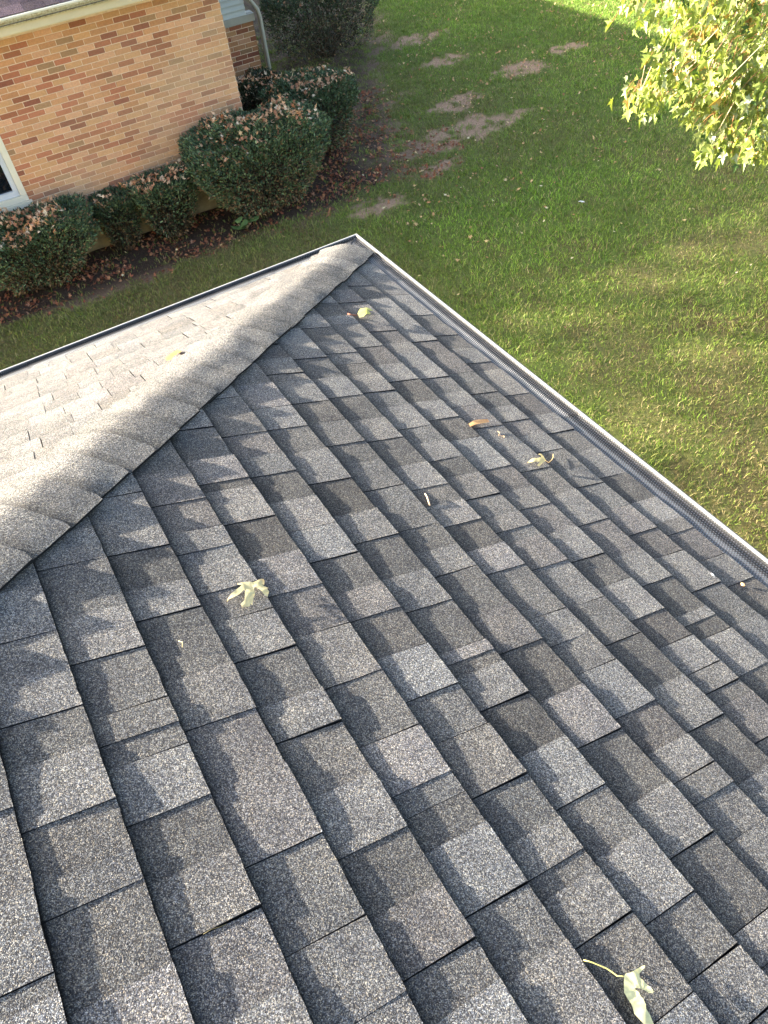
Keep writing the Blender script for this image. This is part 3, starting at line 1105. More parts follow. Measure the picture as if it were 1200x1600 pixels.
def shrub(label, cx, cy, rx, ry, h, n, seed, dark=1.0, litter=300, flare=.25, bare=.35):
    rs_ = np.random.default_rng(seed)
    g0 = G
    root = empty('shrub', (cx, cy, g0), label, 'shrub', None)
    # shape: flat-topped boxy cushion, narrower near the ground, lumpy
    def surf(th, t):
        """th angle, t 0 base .. 1 rim"""
        e = .55
        c, s_ = np.cos(th), np.sin(th)
        rr_ = 1 / (np.abs(c) ** 3.0 + np.abs(s_) ** 3.0) ** (1 / 3.0)
        pr = (1 - flare) + flare * np.sin(np.clip(t, 0, 1) * np.pi * .55) / np.sin(np.pi * .5)
        return rr_ * pr, c, s_
    # side shell + top shell
    k = int(n * .62)
    th = rs_.uniform(0, 2 * np.pi, k)
    t = rs_.random(k) ** .75
    rr_, c, s_ = surf(th, t)
    round_ = np.sqrt(np.clip(1 - np.clip((t - .80) / .46, 0, 1) ** 2, 0, 1))
    lump = 1 + .22 * (fbm(th * 1.1, t * 2, 1.6, seed) - .5) * 2 + .12 * (fbm(th * 3, t * 6, 1.6, seed + 3) - .5) * 2
    rad = rr_ * round_ * lump
    dep = rs_.random(k) ** 2 * .16
    x1 = cx + c * rx * (rad - dep)
    y1 = cy + s_ * ry * (rad - dep)
    z1 = g0 + .10 * h + t * h * .88
    k2 = n - k
    u_ = np.sqrt(rs_.random(k2)) * .98
    th2 = rs_.uniform(0, 2 * np.pi, k2)
    rr2, c2, s2 = surf(th2, np.ones(k2))
    x2 = cx + c2 * rx * rr2 * u_ * .97
    y2 = cy + s2 * ry * rr2 * u_ * .97
    z2 = g0 + h * (1.0 - .13 * u_ ** 6 + .20 * (fbm(x2, y2, 4.0, seed + 9) - .5) * 2 + .05 * (fbm(x2, y2, 14, seed + 8) - .5)) - rs_.random(k2) ** 2 * .10
    x = np.concatenate([x1, x2]); y = np.concatenate([y1, y2]); z = np.concatenate([z1, z2])
    tt = np.concatenate([t, np.ones(k2)])
    topmask = np.concatenate([np.zeros(k), np.ones(k2)])
    cen = np.array([cx, cy, g0 + h * .45])
    P_ = np.stack([x, y, z], 1)
    out = P_ - cen
    out /= np.linalg.norm(out, axis=1)[:, None]
    # bare interior showing low on the sides: fewer sprigs there
    hole = fbm(th * 2.0, t * 5, 1.5, seed + 21)
    keep = np.ones(len(x), bool)
    keep[:k] = rs_.random(k) > bare * np.clip(1.35 - t * 1.3, 0, 1) * (hole * 2.0)
    P_, out, tt, topmask = P_[keep], out[keep], tt[keep], topmask[keep]
    m_ = len(P_)
    d = out * .9 + rs_.normal(size=(m_, 3)) * .55 + np.array([0, 0, .35])
    d /= np.linalg.norm(d, axis=1)[:, None]
    sd_ = np.cross(d, rs_.normal(size=(m_, 3)))
    sd_ /= np.linalg.norm(sd_, axis=1)[:, None]
    L = rs_.uniform(.022, .052, (m_, 1))
    Wd = rs_.uniform(.006, .011, (m_, 1))
    mid = P_ + d * L * .55
    V = np.stack([P_ - sd_ * Wd * .4, P_ + sd_ * Wd * .4, mid + sd_ * Wd, mid - sd_ * Wd, P_ + d * L], 1).reshape(-1, 3)
    idx = (np.arange(m_) * 5)[:, None]
    F = np.concatenate([idx + np.array([[0, 1, 2]]), idx + np.array([[0, 2, 3]]), idx + np.array([[3, 2, 4]])])
    g1 = np.array([.050, .082, .036]); g2_ = np.array([.095, .130, .062]); g3_ = np.array([.030, .048, .028])
    q = rs_.random((m_, 1))
    col = np.where(q < .45, g1, np.where(q < .75, g2_, g3_))
    brn = rs_.random((m_, 1)) < (.08 + .75 * np.clip(.70 - tt[:, None], 0, 1))
    col = np.where(brn, np.array([.13, .085, .045]), col)
    cl = fbm(P_[:, 0] * 1.0 + P_[:, 2], P_[:, 1] * 1.0 - P_[:, 2], 8, seed + 40)[:, None]
    col = col * rs_.uniform(.6, 1.5, (m_, 1)) * (.6 + .9 * cl) * dark
    mesh_obj('foliage', V, F, M['yew'], root, tint=np.repeat(col, 5, 0))
    # a dark woody core of twigs so the sky does not show through
    st = MB()
    for b_ in range(46):
        a = rs_.uniform(0, 2 * np.pi)
        e = rs_.uniform(.35, .95)
        tx, ty = cx + math.cos(a) * rx * e * .9, cy + math.sin(a) * ry * e * .9
        bx_, by_ = cx + math.cos(a) * rx * .22 * rs_.random(), cy + math.sin(a) * ry * .22 * rs_.random()
        tz = g0 + h * rs_.uniform(.35, .9)
        p0 = Vector((bx_, by_, g0 - .03))
        p3 = Vector((tx, ty, tz))
        p1 = p0.lerp(p3, .35) + Vector((rs_.normal() * .03, rs_.normal() * .03, .0))
        p2 = p0.lerp(p3, .7) + Vector((rs_.normal() * .04, rs_.normal() * .04, .02))
        st.tube([p0, p1, p2, p3], [.014, .010, .007, .003], 4)
    st.build('stem', M['stem'], root)
    # interior twigs: short random slivers filling the volume
    kk = 2600
    th = rs_.uniform(0, 2 * np.pi, kk); uu = np.sqrt(rs_.random(kk)) * .82; t = rs_.uniform(.1, .9, kk)
    rr_, c, s_ = surf(th, t)
    Pi = np.stack([cx + c * rx * rr_ * uu, cy + s_ * ry * rr_ * uu, g0 + t * h * .9], 1)
    di = rs_.normal(size=(kk, 3)); di[:, 2] = np.abs(di[:, 2]); di /= np.linalg.norm(di, axis=1)[:, None]
    si = np.cross(di, rs_.normal(size=(kk, 3))); si /= np.linalg.norm(si, axis=1)[:, None]
    Li = rs_.uniform(.05, .12, (kk, 1))
    Vi = np.stack([Pi - si * .012, Pi + si * .012, Pi + di * Li], 1).reshape(-1, 3)
    Fi = (np.arange(kk) * 3)[:, None] + np.array([[0, 1, 2]])
    ci = np.tile(np.array([.035, .03, .018]), (kk * 3, 1))
    mesh_obj('twigs', Vi, Fi, M['yew'], root, tint=ci)
    # fallen leaves caught on the clipped top
    if litter:
        pts = np.stack([x2, y2, z2], 1)
        cl = fbm(pts[:, 0], pts[:, 1], 3.5, seed + 60)
        ok = np.where(rs_.random(len(pts)) < np.clip((cl - .30) * 4, .08, 1))[0]
        sel = rs_.choice(ok, min(litter, len(ok)), replace=False)
        leaf_litter('leaf_litter', pts[sel] + np.array([0, 0, .06]), rs_, .040, .075,
                    [(.66, .38, .21), (.55, .28, .15), (.72, .46, .27), (.42, .19, .10), (.78, .62, .42)],
                    'dry tan and orange leaves lying on top of the ' + label.split(' shrub')[0] + ' shrub', .6)
    return root


LEAF5 = [(0, -.5), (.10, -.18), (.42, -.30), (.30, -.06), (.52, .16), (.20, .12), (.13, .34), (0, .56), (-.13, .34), (-.20, .12), (-.52, .16), (-.30, -.06), (-.42, -.30), (-.10, -.18)]


def leaf_litter(name, P_, rs_, s0, s1, cols, label, tilt=.35, parent=None):
    n = len(P_)
    k = len(LEAF5)
    base = np.array([(x, y, 0) for x, y in LEAF5] + [(0, 0, 0)])
    a = rs_.uniform(0, 2 * np.pi, n)
    s_ = rs_.uniform(s0, s1, n)
    nx = rs_.normal(0, tilt, n); ny = rs_.normal(0, tilt, n)
    curl = rs_.uniform(-1.2, 1.5, n)
    V = np.empty((n, k + 1, 3))
    fold = rs_.uniform(.45, 1.0, n)
    for i, (x, y, z) in enumerate(base):
        xx = (x * fold * np.cos(a) - y * np.sin(a)) * s_
        yy = (x * fold * np.sin(a) + y * np.cos(a)) * s_
        zz = nx * xx + ny * yy + curl * (x * x + y * y) * s_ * .8
        V[:, i] = P_ + np.stack([xx, yy, zz], 1)
    f = np.array([(i, (i + 1) % k, k) for i in range(k)])
    F = ((np.arange(n) * (k + 1))[:, None, None] + f[None]).reshape(-1, 3)
    ci = rs_.integers(0, len(cols), n)
    c = np.array(cols)[ci] * rs_.uniform(.75, 1.2, (n, 1))
    o = mesh_obj(name, V.reshape(-1, 3), F, M['dry_leaf'], parent, tint=np.repeat(c, k + 1, 0))
    o['kind'] = 'stuff'
    if label:
        tag(o, label, 'leaves')
    return o


shrub('low wide yew shrub below the white window, tan leaves on top', -1.15, 6.78, .82, .47, .88, 26000, 1, 1.2, 620, .5, .5)
shrub('small yew shrub touching the wall, leftmost of the small pair', .00, 7.02, .27, .24, .76, 7000, 2, .9, 70, .4, .6)
shrub('ragged small yew shrub between the small one and the largest', .66, 6.90, .42, .34, .82, 11000, 3, 1.15, 220, .42, .65)
shrub('largest clipped yew shrub at the brick corner, flat leafy top', 1.97, 6.68, .96, .60, 1.16, 42000, 4, 1.3, 700, .5, .5)
shrub('round yew shrub right behind the largest one, past the brick corner', 3.42, 7.90, .68, .58, 1.00, 20000, 5, 1.1, 380, .45, .4)
shrub('dark yew shrub under the grey siding and downspout', 2.85, 8.75, .55, .42, .95, 11000, 6, .55, 200)
shrub('wide brownish shrub cut off by the top edge beside the lawn', 5.55, 11.75, 1.02, .78, 1.22, 30000, 7, .75, 330, .18, .55)

# leaf litter in the bed and under the shrubs
rs_ = np.random.default_rng(77)
n = 15000
x = rs_.uniform(-2.6, 5.4, n); y = rs_.uniform(5.8, 9.6, n)
sm = soil_mask(x, y)
cl = fbm(x, y, 2.4, 90)
ok = (rs_.random(n) < sm * np.clip((cl - .30) * 4.0, 0.06, 1)) & ~((y > 7.22) & (x < 2.15))
x, y = x[ok], y[ok]
leaf_litter('leaf_litter', np.stack([x, y, gz(x, y) + .012], 1), rs_, .035, .07,
            [(.26, .085, .045), (.32, .12, .06), (.20, .07, .04), (.42, .20, .10), (.24, .13, .08)], 'rust-brown leaf litter in the soil bed under the shrubs', .5)
n = 3200
x = rs_.uniform(3.0, 12, n); y = rs_.uniform(4.5, 14, n)
w_ = fbm(x, y, 1.3, 95)
ok = rs_.random(n) < np.clip((w_ - .35) * 3, 0, 1)
x, y = x[ok], y[ok]
leaf_litter('leaf_litter', np.stack([x, y, gz(x, y) + .038], 1), rs_, .032, .058,
            [(.50, .30, .15), (.62, .42, .22), (.38, .18, .09), (.34, .22, .12)], 'tiny brown leaf bits scattered over the shaded lawn', .5)

# low broad-leaved weed at the foot of the largest shrub
wd = empty('broadleaf_weed', (1.50, 6.42, G), 'small broad-leaved green weed at the foot of the largest shrub', 'weed')
r4 = random.Random(21)
for i in range(16):
    a = r4.uniform(0, 6.28); rad = r4.uniform(.02, .15)
    cx_, cy_, cz_ = 1.50 + math.cos(a) * rad, 6.42 + math.sin(a) * rad, G + r4.uniform(.05, .16)
    sz = r4.uniform(.045, .075)
    pts = [(math.cos(t_ / 8 * 6.283) * sz * (1.15 if t_ == 0 else 1), math.sin(t_ / 8 * 6.283) * sz * .8) for t_ in range(8)]
    ca, sa = math.cos(a), math.sin(a)
    tx, ty = r4.uniform(-.4, .4), r4.uniform(-.4, .4)
    v = [(cx_ + x_ * ca - y_ * sa, cy_ + x_ * sa + y_ * ca, cz_ + tx * x_ + ty * y_ - .5 * abs(y_)) for x_, y_ in pts] + [(cx_, cy_, cz_ - .004)]
    t = r4.uniform(.8, 1.3)
    mesh_obj('leaf', v, [(k, (k + 1) % 8, 8) for k in range(8)], M['yew'], wd, smooth=True, tint=np.tile(np.array([.09 * t, .15 * t, .05 * t]), (9, 1)))
mb = MB()
for i in range(8):
    a = r4.uniform(0, 6.28)
    mb.tube([(1.50, 6.42, G - .01), (1.50 + math.cos(a) * .1, 6.42 + math.sin(a) * .1, G + .09)], .003, 4)
mb.build('stem', M['twig'], wd)

# ---------------------------------------------------------------- maple at the right, its low branches in view
tree = empty('maple_tree', (7.2, -1.6, G), 'silver maple whose sunlit yellow-green branches hang in at top right', 'tree')
tk = MB()
tk.tube([(7.2, -1.6, G - .1), (7.15, -1.58, -1.8), (7.1, -1.5, -.4), (7.0, -1.45, 1.2), (7.05, -1.3, 3.0), (7.1, -1.2, 5.0)], [.30, .23, .20, .17, .12, .05], 12)
trunk = tk.build('trunk', M['bark'], tree)
r5 = random.Random(31)
limbs = [[(7.05, -1.4, 1.3), (5.7, -.9, 1.85), (4.3, -.2, 1.65), (3.3, .35, 1.15), (2.75, .6, .55)],
         [(7.02, -1.42, .7), (5.8, -1.2, 1.2), (4.6, -.7, 1.05), (3.7, -.25, .55), (3.15, 0.0, -.1)],
         [(7.05, -1.3, 2.6), (6.2, -.2, 3.0), (5.0, .9, 2.5), (4.1, 1.5, 1.6), (3.5, 1.75, 1.0)],
         [(7.05, -1.3, 2.0), (6.8, -2.6, 2.6), (6.3, -3.8, 2.3), (6.0, -4.6, 1.6)],
         [(7.05, -1.2, 3.4), (8.0, -.6, 4.2), (8.8, 0, 3.9)]]
for lm in limbs:
    lb = MB()
    k = len(lm)
    lb.tube(lm, [.07 * (1 - i / k) + .006 for i in range(k)], 7)
    lb.build('limb', M['bark'], tree)

# leaf clusters: centres traced as rays from the view, at real depths in the crown
def ray_pt(px, py, t):
    d = RM @ Vector(((px - 600) / FPX, -(py - 800) / FPX, -1))
    return CAM_LOC + d.normalized() * t


outline = [(975, 5), (1010, 20), (1035, 10), (1055, 45), (1030, 80), (1010, 110), (1005, 150), (985, 150), (980, 165), (1000, 175), (1020, 150), (1035, 120),
           (1050, 150), (1075, 150), (1060, 100), (1080, 60), (1100, 90), (1110, 140), (1100, 170), (1115, 190), (1105, 215), (1100, 245), (1120, 230), (1130, 180),
           (1150, 150), (1160, 200), (1150, 235), (1165, 245), (1180, 220), (1200, 200), (1200, 150), (1185, 100), (1160, 60), (1130, 30), (1100, 10), (1160, 10),
           (1190, 40), (1200, 90), (1140, 90), (1090, 120), (1070, 90), (1120, 120), (1145, 110), (1170, 140), (1195, 240), (1190, 180), (1030, 140), (1075, 20)]
cl_pts = []
for (px, py) in outline:
    cl_pts.append((ray_pt(px + 14, py - 8, r5.uniform(5.2, 6.4)), 1))
for _ in range(60):
    cl_pts.append((ray_pt(r5.uniform(1060, 1230), r5.uniform(-60, 200), r5.uniform(5.4, 6.9)), 1))
for _ in range(120):
    cl_pts.append((ray_pt(r5.uniform(1200, 1500), r5.uniform(-350, 240), r5.uniform(5.2, 7.2)), 0))
for _ in range(30):
    cl_pts.append((ray_pt(r5.uniform(1000, 1250), r5.uniform(-260, -60), r5.uniform(5.6, 7.2)), 0))
for lm in limbs[2:]:
    for q in lm[1:]:
        for _ in range(10):
            cl_pts.append((Vector(q) + Vector((r5.gauss(0, .5), r5.gauss(0, .5), r5.gauss(0, .35))), 0))

MAPLE = [(0, 0), (.12, .0), (.28, -.03), (.20, .12), (.34, .26), (.50, .46), (.30, .40), (.24, .46), (.12, .42), (.18, .62), (.13, .74), (0, 1.08),
         (-.11, .76), (-.19, .60), (-.11, .40), (-.22, .48), (-.32, .44), (-.46, .52), (-.32, .22), (-.22, .10), (-.30, -.05), (-.12, .01)]
CEN = (0, .30)
leaves = []
tw = MB()
limb_pts = [Vector(q) for lm in limbs for q in lm[2:]]
for c0, vis in cl_pts:
    near = min(limb_pts, key=lambda q: (q - c0).length)
    up = c0 + Vector((r5.uniform(.05, .22), r5.uniform(-.15, .12), r5.uniform(.10, .22)))
    if vis:
        tw.tube([up + (near - up) * .12, up, c0 + Vector((0, 0, -.02))], [.0035, .003, .0015], 4)
    for _ in range(21 if vis else 8):
        o_ = c0 + Vector((r5.gauss(0, .05), r5.gauss(0, .05), r5.gauss(0, .045)))
        sz = r5.uniform(.042, .080)
        # hanging: tip direction down and outwards
        td = Vector((r5.gauss(-.35, .45), r5.gauss(-.05, .5), r5.gauss(-.75, .35))).normalized()
        nn = Vector((r5.gauss(-.35, .5), r5.gauss(.3, .5), r5.gauss(.65, .45)))
        nn = (nn - td * nn.dot(td)).normalized()
        sx = td.cross(nn)
        curl = r5.uniform(-.15, .5)
        fold = r5.uniform(.2, 1.1)
        v = []
        for x_, y_ in MAPLE + [CEN]:
            zz_ = abs(x_) * fold - curl * y_ * y_ * .6
            v.append(o_ + (sx * x_ + td * y_ + nn * zz_) * sz)
        k = len(MAPLE)
        f = [(i, (i + 1) % k, k) for i in range(k)]
        q = r5.random()
        if q < .55: col = (.20, .25, .055)
        elif q < .78: col = (.28, .32, .07)
        elif q < .92: col = (.36, .40, .24)
        elif q < .965: col = (.07, .13, .035)
        else: col = (.42, .29, .08)
        g_ = r5.uniform(.8, 1.2)
        pp = to_px(o_)
        inside = pp and -5 < pp[0] < 1205 and -5 < pp[1] < 300
        leaves.append(((o_ - CAM_LOC).length - sz * 10 + (0 if inside else 100), v, f, tuple(x_ * g_ for x_ in col), up, o_, vis))
leaves.sort(key=lambda t: t[0])
for L_ in leaves[:299]:
    mesh_obj('leaf', L_[1], L_[2], M['maple_leaf'], tree, tint=np.tile(np.array(L_[3]), (len(L_[1]), 1)))
rl = MB()
for L_ in leaves[299:]:
    rl.add(L_[1], L_[2], L_[3])
o = rl.build('crown', M['maple_leaf'], tree, tint=True)
o['kind'] = 'stuff'
pt = MB()
for i, L_ in enumerate(leaves):
    if L_[6] and L_[0] < 50 and i % 5 == 0:
        pt.tube([L_[4].lerp(L_[5], .6), L_[4].lerp(L_[5], .82) + Vector((0, 0, .01)), L_[5]], .0016, 3, (.55, .25, .12))
pt.build('leaf_stalks', M['dry_leaf'], tree, tint=True)['kind'] = 'stuff'
tw.build('twigs', M['twig'], tree)['kind'] = 'stuff'

# ---------------------------------------------------------------- fallen leaves on the lawn (each a thing)
def leaf_mesh(seed, sz, col):
    r_ = random.Random(seed)
    fold = r_.uniform(.5, 1.0)
    curl = r_.uniform(-.6, 1.2)
    v = []
    for x_, y_ in LEAF5 + [(0, 0)]:
        v.append((x_ * fold * sz, y_ * sz, (curl * (x_ * x_ + y_ * y_)) * sz * .7 + r_.uniform(0, .04) * sz))
    k = len(LEAF5)
    me = bpy.data.meshes.new('fallen_leaf')
    me.from_pydata(v, [], [(i, (i + 1) % k, k) for i in range(k)])
    at = me.attributes.new('tint', 'FLOAT_COLOR', 'POINT')
    at.data.foreach_set('color', list((*col, 1)) * len(v))
    me.materials.append(M['dry_leaf'])
    return me


lm_ = [leaf_mesh(i, s_, c) for i, (s_, c) in enumerate([(.055, (.55, .36, .17)), (.06, (.48, .25, .12)), (.05, (.66, .50, .28)), (.045, (.40, .20, .10)), (.065, (.58, .45, .2)), (.05, (.72, .62, .40))])]
spots = [(790, 285, 2), (810, 300, 0), (660, 270, 2), (612, 240, 1), (690, 180, 3), (855, 190, 3), (700, 310, 0), (905, 150, 2), (1130, 300, 1), (940, 240, 0), (930, 235, 3),
         (770, 318, 5), (845, 295, 5), (690, 390, 0), (735, 375, 0), (735, 360, 1), (650, 355, 0), (600, 330, 5), (670, 320, 1), (760, 380, 4)]
r6 = random.Random(41)
cnt = 0


def put_leaf(x_, y_, k, sc=1.0):
    global cnt
    o = bpy.data.objects.new('fallen_leaf', lm_[k])
    COL.objects.link(o)
    o.location = (x_, y_, float(gz(np.array([x_]), np.array([y_]))[0]) + .035)
    o.rotation_euler = (r6.uniform(-.5, .5), r6.uniform(-.5, .5), r6.uniform(0, 6.28))
    o.scale = (sc,) * 3
    hue_ = ['tan', 'orange-brown', 'pale buff', 'dark brown', 'yellowish', 'cream'][k]
    if y_ > 5.2 and x_ < 3.0: zone = 'at the edge of the soil bed'
    elif y_ > 9: zone = 'far up the lawn past the bare patches'
    elif y_ > 5.6 and x_ < 6.6: zone = 'among the bare soil patches'
    elif x_ > 6: zone = 'on the grass beneath the maple branches'
    elif x_ < 2.6: zone = 'on the strip of grass between the shrubs and the gutter'
    else: zone = 'on the open grass beyond the roof corner'
    tag(o, 'small ' + hue_ + ' fallen leaf ' + zone, 'leaf', 'small ' + hue_ + ' leaves ' + zone)
    cnt += 1


def ground_pt(px, py):
    d = RM @ Vector(((px - 600) / FPX, -(py - 800) / FPX, -1))
    return CAM_LOC + d * ((G - CAM_LOC.z) / d.z)


for px, py, k in spots:
    q = ground_pt(px, py)
    put_leaf(q.x, q.y, k, 1.25)
while cnt < 215:
    px, py = r6.uniform(560, 1190), r6.uniform(0, 560)
    if r6.random() < .2: px, py = r6.uniform(0, 560), r6.uniform(370, 560)
    dens = 1.0 if py < 330 else max(.05, 1 - (py - 330) / 140)
    if px > 900: dens *= .5
    if r6.random() > dens: continue
    q = ground_pt(px, py)
    if q.y > 7.1 and q.x < 2.6: continue
    put_leaf(q.x, q.y, r6.choice([0, 0, 1, 1, 2, 3, 3, 4, 5]), r6.uniform(.6, 1.15))
q = ground_pt(909, 320)
o = bpy.data.objects.new('fallen_leaf', leaf_mesh(90, .10, (.82, .84, .82)))
COL.objects.link(o)
o.location = (q.x, q.y, G + .05)
o.rotation_euler = (.2, .1, 1.2)
tag(o, 'brightest white leaf lying alone on the dark green lawn', 'leaf')

# ---------------------------------------------------------------- leaves and twigs on the roof
LEAF_A=[(1.4799, 2.0838), (1.4625, 2.085), (1.4465, 2.0899), (1.4349, 2.0872), (1.4213, 2.0832), (1.4159, 2.0843), (1.4173, 2.0925), (1.4224, 2.1017), (1.4283, 2.1016), (1.4205, 2.1191), (1.4261, 2.12), (1.4232, 2.1279), (1.4326, 2.1414), (1.436, 2.136), (1.4387, 2.1248), (1.4446, 2.109), (1.4503, 2.1073), (1.453, 2.1134), (1.4563, 2.1262), (1.4647, 2.1373), (1.4753, 2.1542), (1.4761, 2.1489), (1.4815, 2.1555), (1.4898, 2.1545), (1.4995, 2.1556), (1.497, 2.1439), (1.4861, 2.1373), (1.4786, 2.1227), (1.4722, 2.1092), (1.4663, 2.1058), (1.4803, 2.1119), (1.493, 2.1182), (1.5071, 2.1222), (1.516, 2.1228), (1.5228, 2.129), (1.5158, 2.1178), (1.5044, 2.1095), (1.4889, 2.1023), (1.4736, 2.0931), (1.4802, 2.0876)]
LEAF_D=[(1.2453, 3.0799), (1.2392, 3.0786), (1.2311, 3.082), (1.2149, 3.0825), (1.204, 3.0835), (1.1982, 3.0852), (1.204, 3.0878), (1.2174, 3.0891), (1.2232, 3.0932), (1.2204, 3.1045), (1.2183, 3.1132), (1.2181, 3.1194), (1.2209, 3.1198), (1.2268, 3.1165), (1.2321, 3.1086), (1.238, 3.1033), (1.2433, 3.1007), (1.2423, 3.1072), (1.2437, 3.1169), (1.2448, 3.1252), (1.2494, 3.1303), (1.2482, 3.1396), (1.2502, 3.1515), (1.2528, 3.1657), (1.2614, 3.1612), (1.2648, 3.144), (1.2697, 3.1258), (1.2663, 3.1144), (1.2655, 3.103), (1.2655, 3.0971), (1.2541, 3.0877)]
STEM_D=[(1.2854, 3.0308), (1.2759, 3.0383), (1.2671, 3.0477), (1.2584, 3.0571), (1.2535, 3.0658), (1.2502, 3.0736), (1.2458, 3.0799)]
LEAF_B=[(0.4053, 0.774), (0.3741, 0.7417), (0.3499, 0.7361), (0.3366, 0.7421), (0.3298, 0.7519), (0.3098, 0.7522), (0.3221, 0.7637), (0.3434, 0.7712), (0.3614, 0.7697), (0.3559, 0.7921), (0.3624, 0.7996), (0.3777, 0.7974), (0.3928, 0.802), (0.4082, 0.7968)]
STEM_B=[(0.4411, 0.7583), (0.432, 0.7672), (0.4053, 0.774)]
LEAF_C=[(0.3673, 1.8306), (0.3461, 1.824), (0.3244, 1.8258), (0.305, 1.826), (0.2971, 1.8128), (0.2991, 1.805), (0.2839, 1.7979), (0.282, 1.807), (0.2838, 1.8179), (0.2903, 1.8338), (0.3031, 1.8459), (0.3239, 1.8538), (0.3428, 1.8619), (0.3474, 1.8562), (0.3284, 1.8457), (0.3414, 1.8406), (0.3554, 1.839)]
STEM_C=[(0.2959, 1.8401), (0.2791, 1.8434), (0.2558, 1.8333), (0.2362, 1.8197), (0.2224, 1.8047)]
LEAF_E=[(0.9688, 1.1689), (0.9371, 1.1465), (0.9133, 1.1254), (0.8863, 1.1074), (0.9209, 1.1028), (0.9692, 1.1056), (0.967, 1.121), (0.9883, 1.1376), (1.0093, 1.1538), (0.9989, 1.1672)]
LEAF_F=[(0.4308, 1.5872), (0.3929, 1.5751), (0.3344, 1.575), (0.3401, 1.5915), (0.3974, 1.5996), (0.4359, 1.6033)]


def curled_leaf(label, pl, outl, col, tip, stem=None, scol=(.5, .4, .2), base=.010, arch=.010, seed=0, srad=.0011, cat='leaf', lobe=.012):
    """outline in roof-plane coordinates -> a thin curled blade resting on the shingles"""
    r_ = random.Random(seed)
    bm = bmesh.new()
    vs = [bm.verts.new((u, v, 0)) for u, v in outl]
    face = bm.faces.new(vs)
    bmesh.ops.triangulate(bm, faces=[face])
    bmesh.ops.subdivide_edges(bm, edges=bm.edges[:], cuts=2, use_grid_fill=True)
    bmesh.ops.triangulate(bm, faces=bm.faces[:])
    cu = sum(u for u, v in outl) / len(outl)
    cv = sum(v for u, v in outl) / len(outl)
    mx = max(math.hypot(u - cu, v - cv) for u, v in outl)
    V, T = [], []
    for q in bm.verts:
        d = math.hypot(q.co.x - cu, q.co.y - cv) / mx
        h_ = base + arch * (1 - d * d) + lobe * noise.noise(Vector((q.co.x * 45, q.co.y * 45, seed * 3.1)))
        ve = .0007 * math.sin(math.atan2(q.co.y - cv, q.co.x - cu) * 9)
        V.append(pl.p(q.co.x, q.co.y, max(h_ + ve, .0085)))
        f_ = max(0, min(1, (d - .62) / .38)) ** 1.5
        g_ = 1 + .12 * noise.noise(Vector((q.co.x * 90, q.co.y * 90, 7)))
        T.append(tuple((a * (1 - f_) + b_ * f_) * g_ for a, b_ in zip(col, tip)))
    F = [tuple(v.index for v in f.verts) for f in bm.faces] if bm.verts.index_update() is None else []
    bm.free()
    rootp = pl.p(cu, cv, .008)
    root = empty('fallen_leaf', rootp, label, cat)
    mesh_obj('blade', V, F, M['dry_leaf'], root, smooth=True, tint=np.array(T))
    if stem:
        k = len(stem)
        mb = MB()
        mb.tube([pl.p(u, v, (.012 if i < k - 1 else base + arch * .5) if len(stem) > 3 else .012) for i, (u, v) in enumerate(stem)], srad, 6, scol)
        mb.build('stalk', M['dry_leaf'], root, tint=True)
    return root


curled_leaf('pale cream five-lobed maple leaf lying near the hip, left of centre', P1, LEAF_A, (.56, .48, .25), (.46, .30, .15), None, base=.0165, arch=.006, seed=1, lobe=.004)
curled_leaf('large pale yellow maple leaf with long thin stalk at bottom right', P1, LEAF_D, (.60, .56, .30), (.54, .48, .26), STEM_D, (.68, .60, .20), .0165, .006, 2, .0011, lobe=.004)
curled_leaf('folded yellow-green leaf with reddish stalk near the roof corner', P1, LEAF_B, (.42, .42, .12), (.50, .42, .22), STEM_B[::1], (.40, .16, .10), .016, .018, 3, .003, lobe=.006)
curled_leaf('small cream curled leaf with hooked stalk towards the right gutter', P1, LEAF_C, (.56, .46, .22), (.50, .34, .13), STEM_C[::-1], (.66, .50, .25), .0165, .008, 4, .0012, lobe=.005)
curled_leaf('small orange-yellow leaf on the pale sunlit roof slope', P2, LEAF_E, (.62, .36, .06), (.55, .42, .10), None, base=.016, arch=.005, seed=5, lobe=.004)
curled_leaf('thin orange-brown leaf scrap on the shingles near the right gutter', P1, LEAF_F, (.55, .30, .13), (.45, .22, .10), None, base=.0145, arch=.005, seed=6, lobe=.005)


def twig(label, pl, pts, rad, col, seed):
    mb = MB()
    mb.tube([pl.p(u, v, .011 + .004 * math.sin(i * 1.7)) for i, (u, v) in enumerate(pts)], rad, 6, col)
    q = mb.build('twig', M['dry_leaf'], None, tint=True)
    tag(q, label, 'twig')


twig('short tan twig standing out on a shingle mid roof', P1, [(0.8214, 1.8897), (0.8286, 1.9085), (0.8316, 1.9228), (0.8355, 1.9368)], .0022, (.62, .45, .30), 1)
twig('wiry pale curled tendril just above the small cream leaf', P1, [(0.3433, 1.6414), (0.3443, 1.6561), (0.3545, 1.6642), (0.3417, 1.6664), (0.3391, 1.6767), (0.3493, 1.6847)], .0011, (.60, .42, .24), 2)
twig('dark dry needle tucked under a shingle edge at lower left', P1, [(1.807, 2.7365), (1.7947, 2.7368), (1.7822, 2.7372), (1.7706, 2.7365)], .0005, (.14, .12, .06), 3)
twig('tiny yellow thread on a shingle at the left edge', P1, [(1.652, 2.195), (1.647, 2.203), (1.650, 2.212)], .0009, (.62, .52, .28), 4)


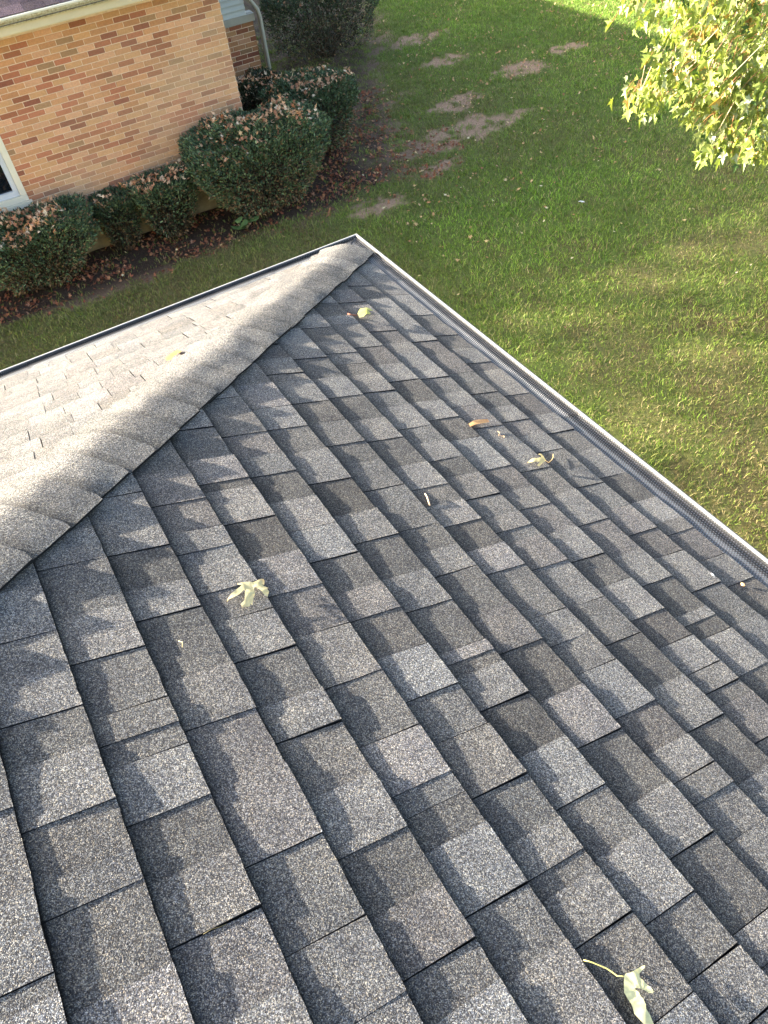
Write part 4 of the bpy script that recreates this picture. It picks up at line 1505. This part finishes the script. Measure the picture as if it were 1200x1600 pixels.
def scrap(label, u, v, r_, col):
    bm = bmesh.new()
    bmesh.ops.create_icosphere(bm, subdivisions=1, radius=r_)
    V = [P1.p(u, v, .011) + Vector((q.co.x * (1 + .5 * noise.noise(q.co * 300)), q.co.y * 1.3, q.co.z * .5)) for q in bm.verts]
    bm.verts.index_update()
    F = [tuple(q.index for q in f.verts) for f in bm.faces]
    bm.free()
    o = mesh_obj('plant_scrap', V, F, M['dry_leaf'], tint=np.tile(np.array(col), (len(V), 1)))
    tag(o, label, 'debris')


scrap('tiny white tuft of fluff on the second course from the gutter', .1462, 2.4373, .005, (.85, .85, .85))
scrap('small orange fleck on the eave course at the right edge', .078, 2.500, .006, (.70, .42, .20))

# ---------------------------------------------------------------- unseen tree added behind the neighbour's house, its crown shaped to dapple the lawn
ft = empty('added_dapple_tree', (-20.0, 21.0, G), 'unseen loose tree added far behind the brick house to dapple the lawn', 'tree')
fr_ = np.random.default_rng(123)
lat = np.array([math.cos(SUN_AZ), math.sin(SUN_AZ), 0.0])
back = np.array([-math.sin(SUN_AZ), math.cos(SUN_AZ), 0.0])
nq = 8500
la_ = fr_.uniform(-.2, 10.2, nq)
hz = G + 10.6 + fr_.uniform(0, 4.4, nq)
bd = fr_.uniform(25, 30, nq)
e_ = ((la_ - 5.0) / 5.0) ** 2 + ((hz - (G + 12.7)) / 2.1) ** 2 + ((bd - 27.5) / 3.2) ** 2
nz_ = fbm(la_ * 1.0, hz * 1.0, .9, 7)
ok = (e_ + (nz_ - .5) * 1.2 < 1.0)
la_, hz, bd = la_[ok], hz[ok], bd[ok]
C0 = la_[:, None] * lat + bd[:, None] * back
C0[:, 2] = hz
a_ = fr_.normal(size=(len(la_), 3)); a_ /= np.linalg.norm(a_, axis=1)[:, None]
b_ = np.cross(a_, fr_.normal(size=(len(la_), 3))); b_ /= np.linalg.norm(b_, axis=1)[:, None]
sz_ = fr_.uniform(.09, .17, (len(la_), 1))
Vt = np.stack([C0 - a_ * sz_, C0 - b_ * sz_ * .7, C0 + a_ * sz_, C0 + b_ * sz_ * .7], 1).reshape(-1, 3)
Ft = (np.arange(len(la_)) * 4)[:, None] + np.array([[0, 1, 2, 3]])
o = mesh_obj('crown', Vt, Ft, M['maple_leaf'], ft, tint=np.tile(np.array([.10, .16, .04]), (len(Vt), 1)))
o['kind'] = 'stuff'
cb = lat * 5.0 + back * 27.5
tb = MB()
tb.tube([(cb[0], cb[1], G - .1), (cb[0] + .1, cb[1], G + 4), (cb[0], cb[1] + .1, G + 9), (cb[0] + .1, cb[1], G + 12)], [.3, .22, .12, .03], 8)
for q in range(9):
    a0 = fr_.uniform(0, 6.28); r0 = fr_.uniform(1.5, 3.6); z0 = G + fr_.uniform(5, 9)
    tb.tube([(cb[0], cb[1], z0), (cb[0] + math.cos(a0) * r0 * .5, cb[1] + math.sin(a0) * r0 * .5, z0 + .9), (cb[0] + math.cos(a0) * r0, cb[1] + math.sin(a0) * r0, z0 + 1.9)], [.09, .06, .02], 5)
tb.build('trunk', M['bark'], ft)
ft.location = (cb[0], cb[1], G)
for ch in ft.children:
    ch.location = Vector(ch.location) - (Vector((cb[0], cb[1], G)) - Vector((-20.0, 21.0, G)))
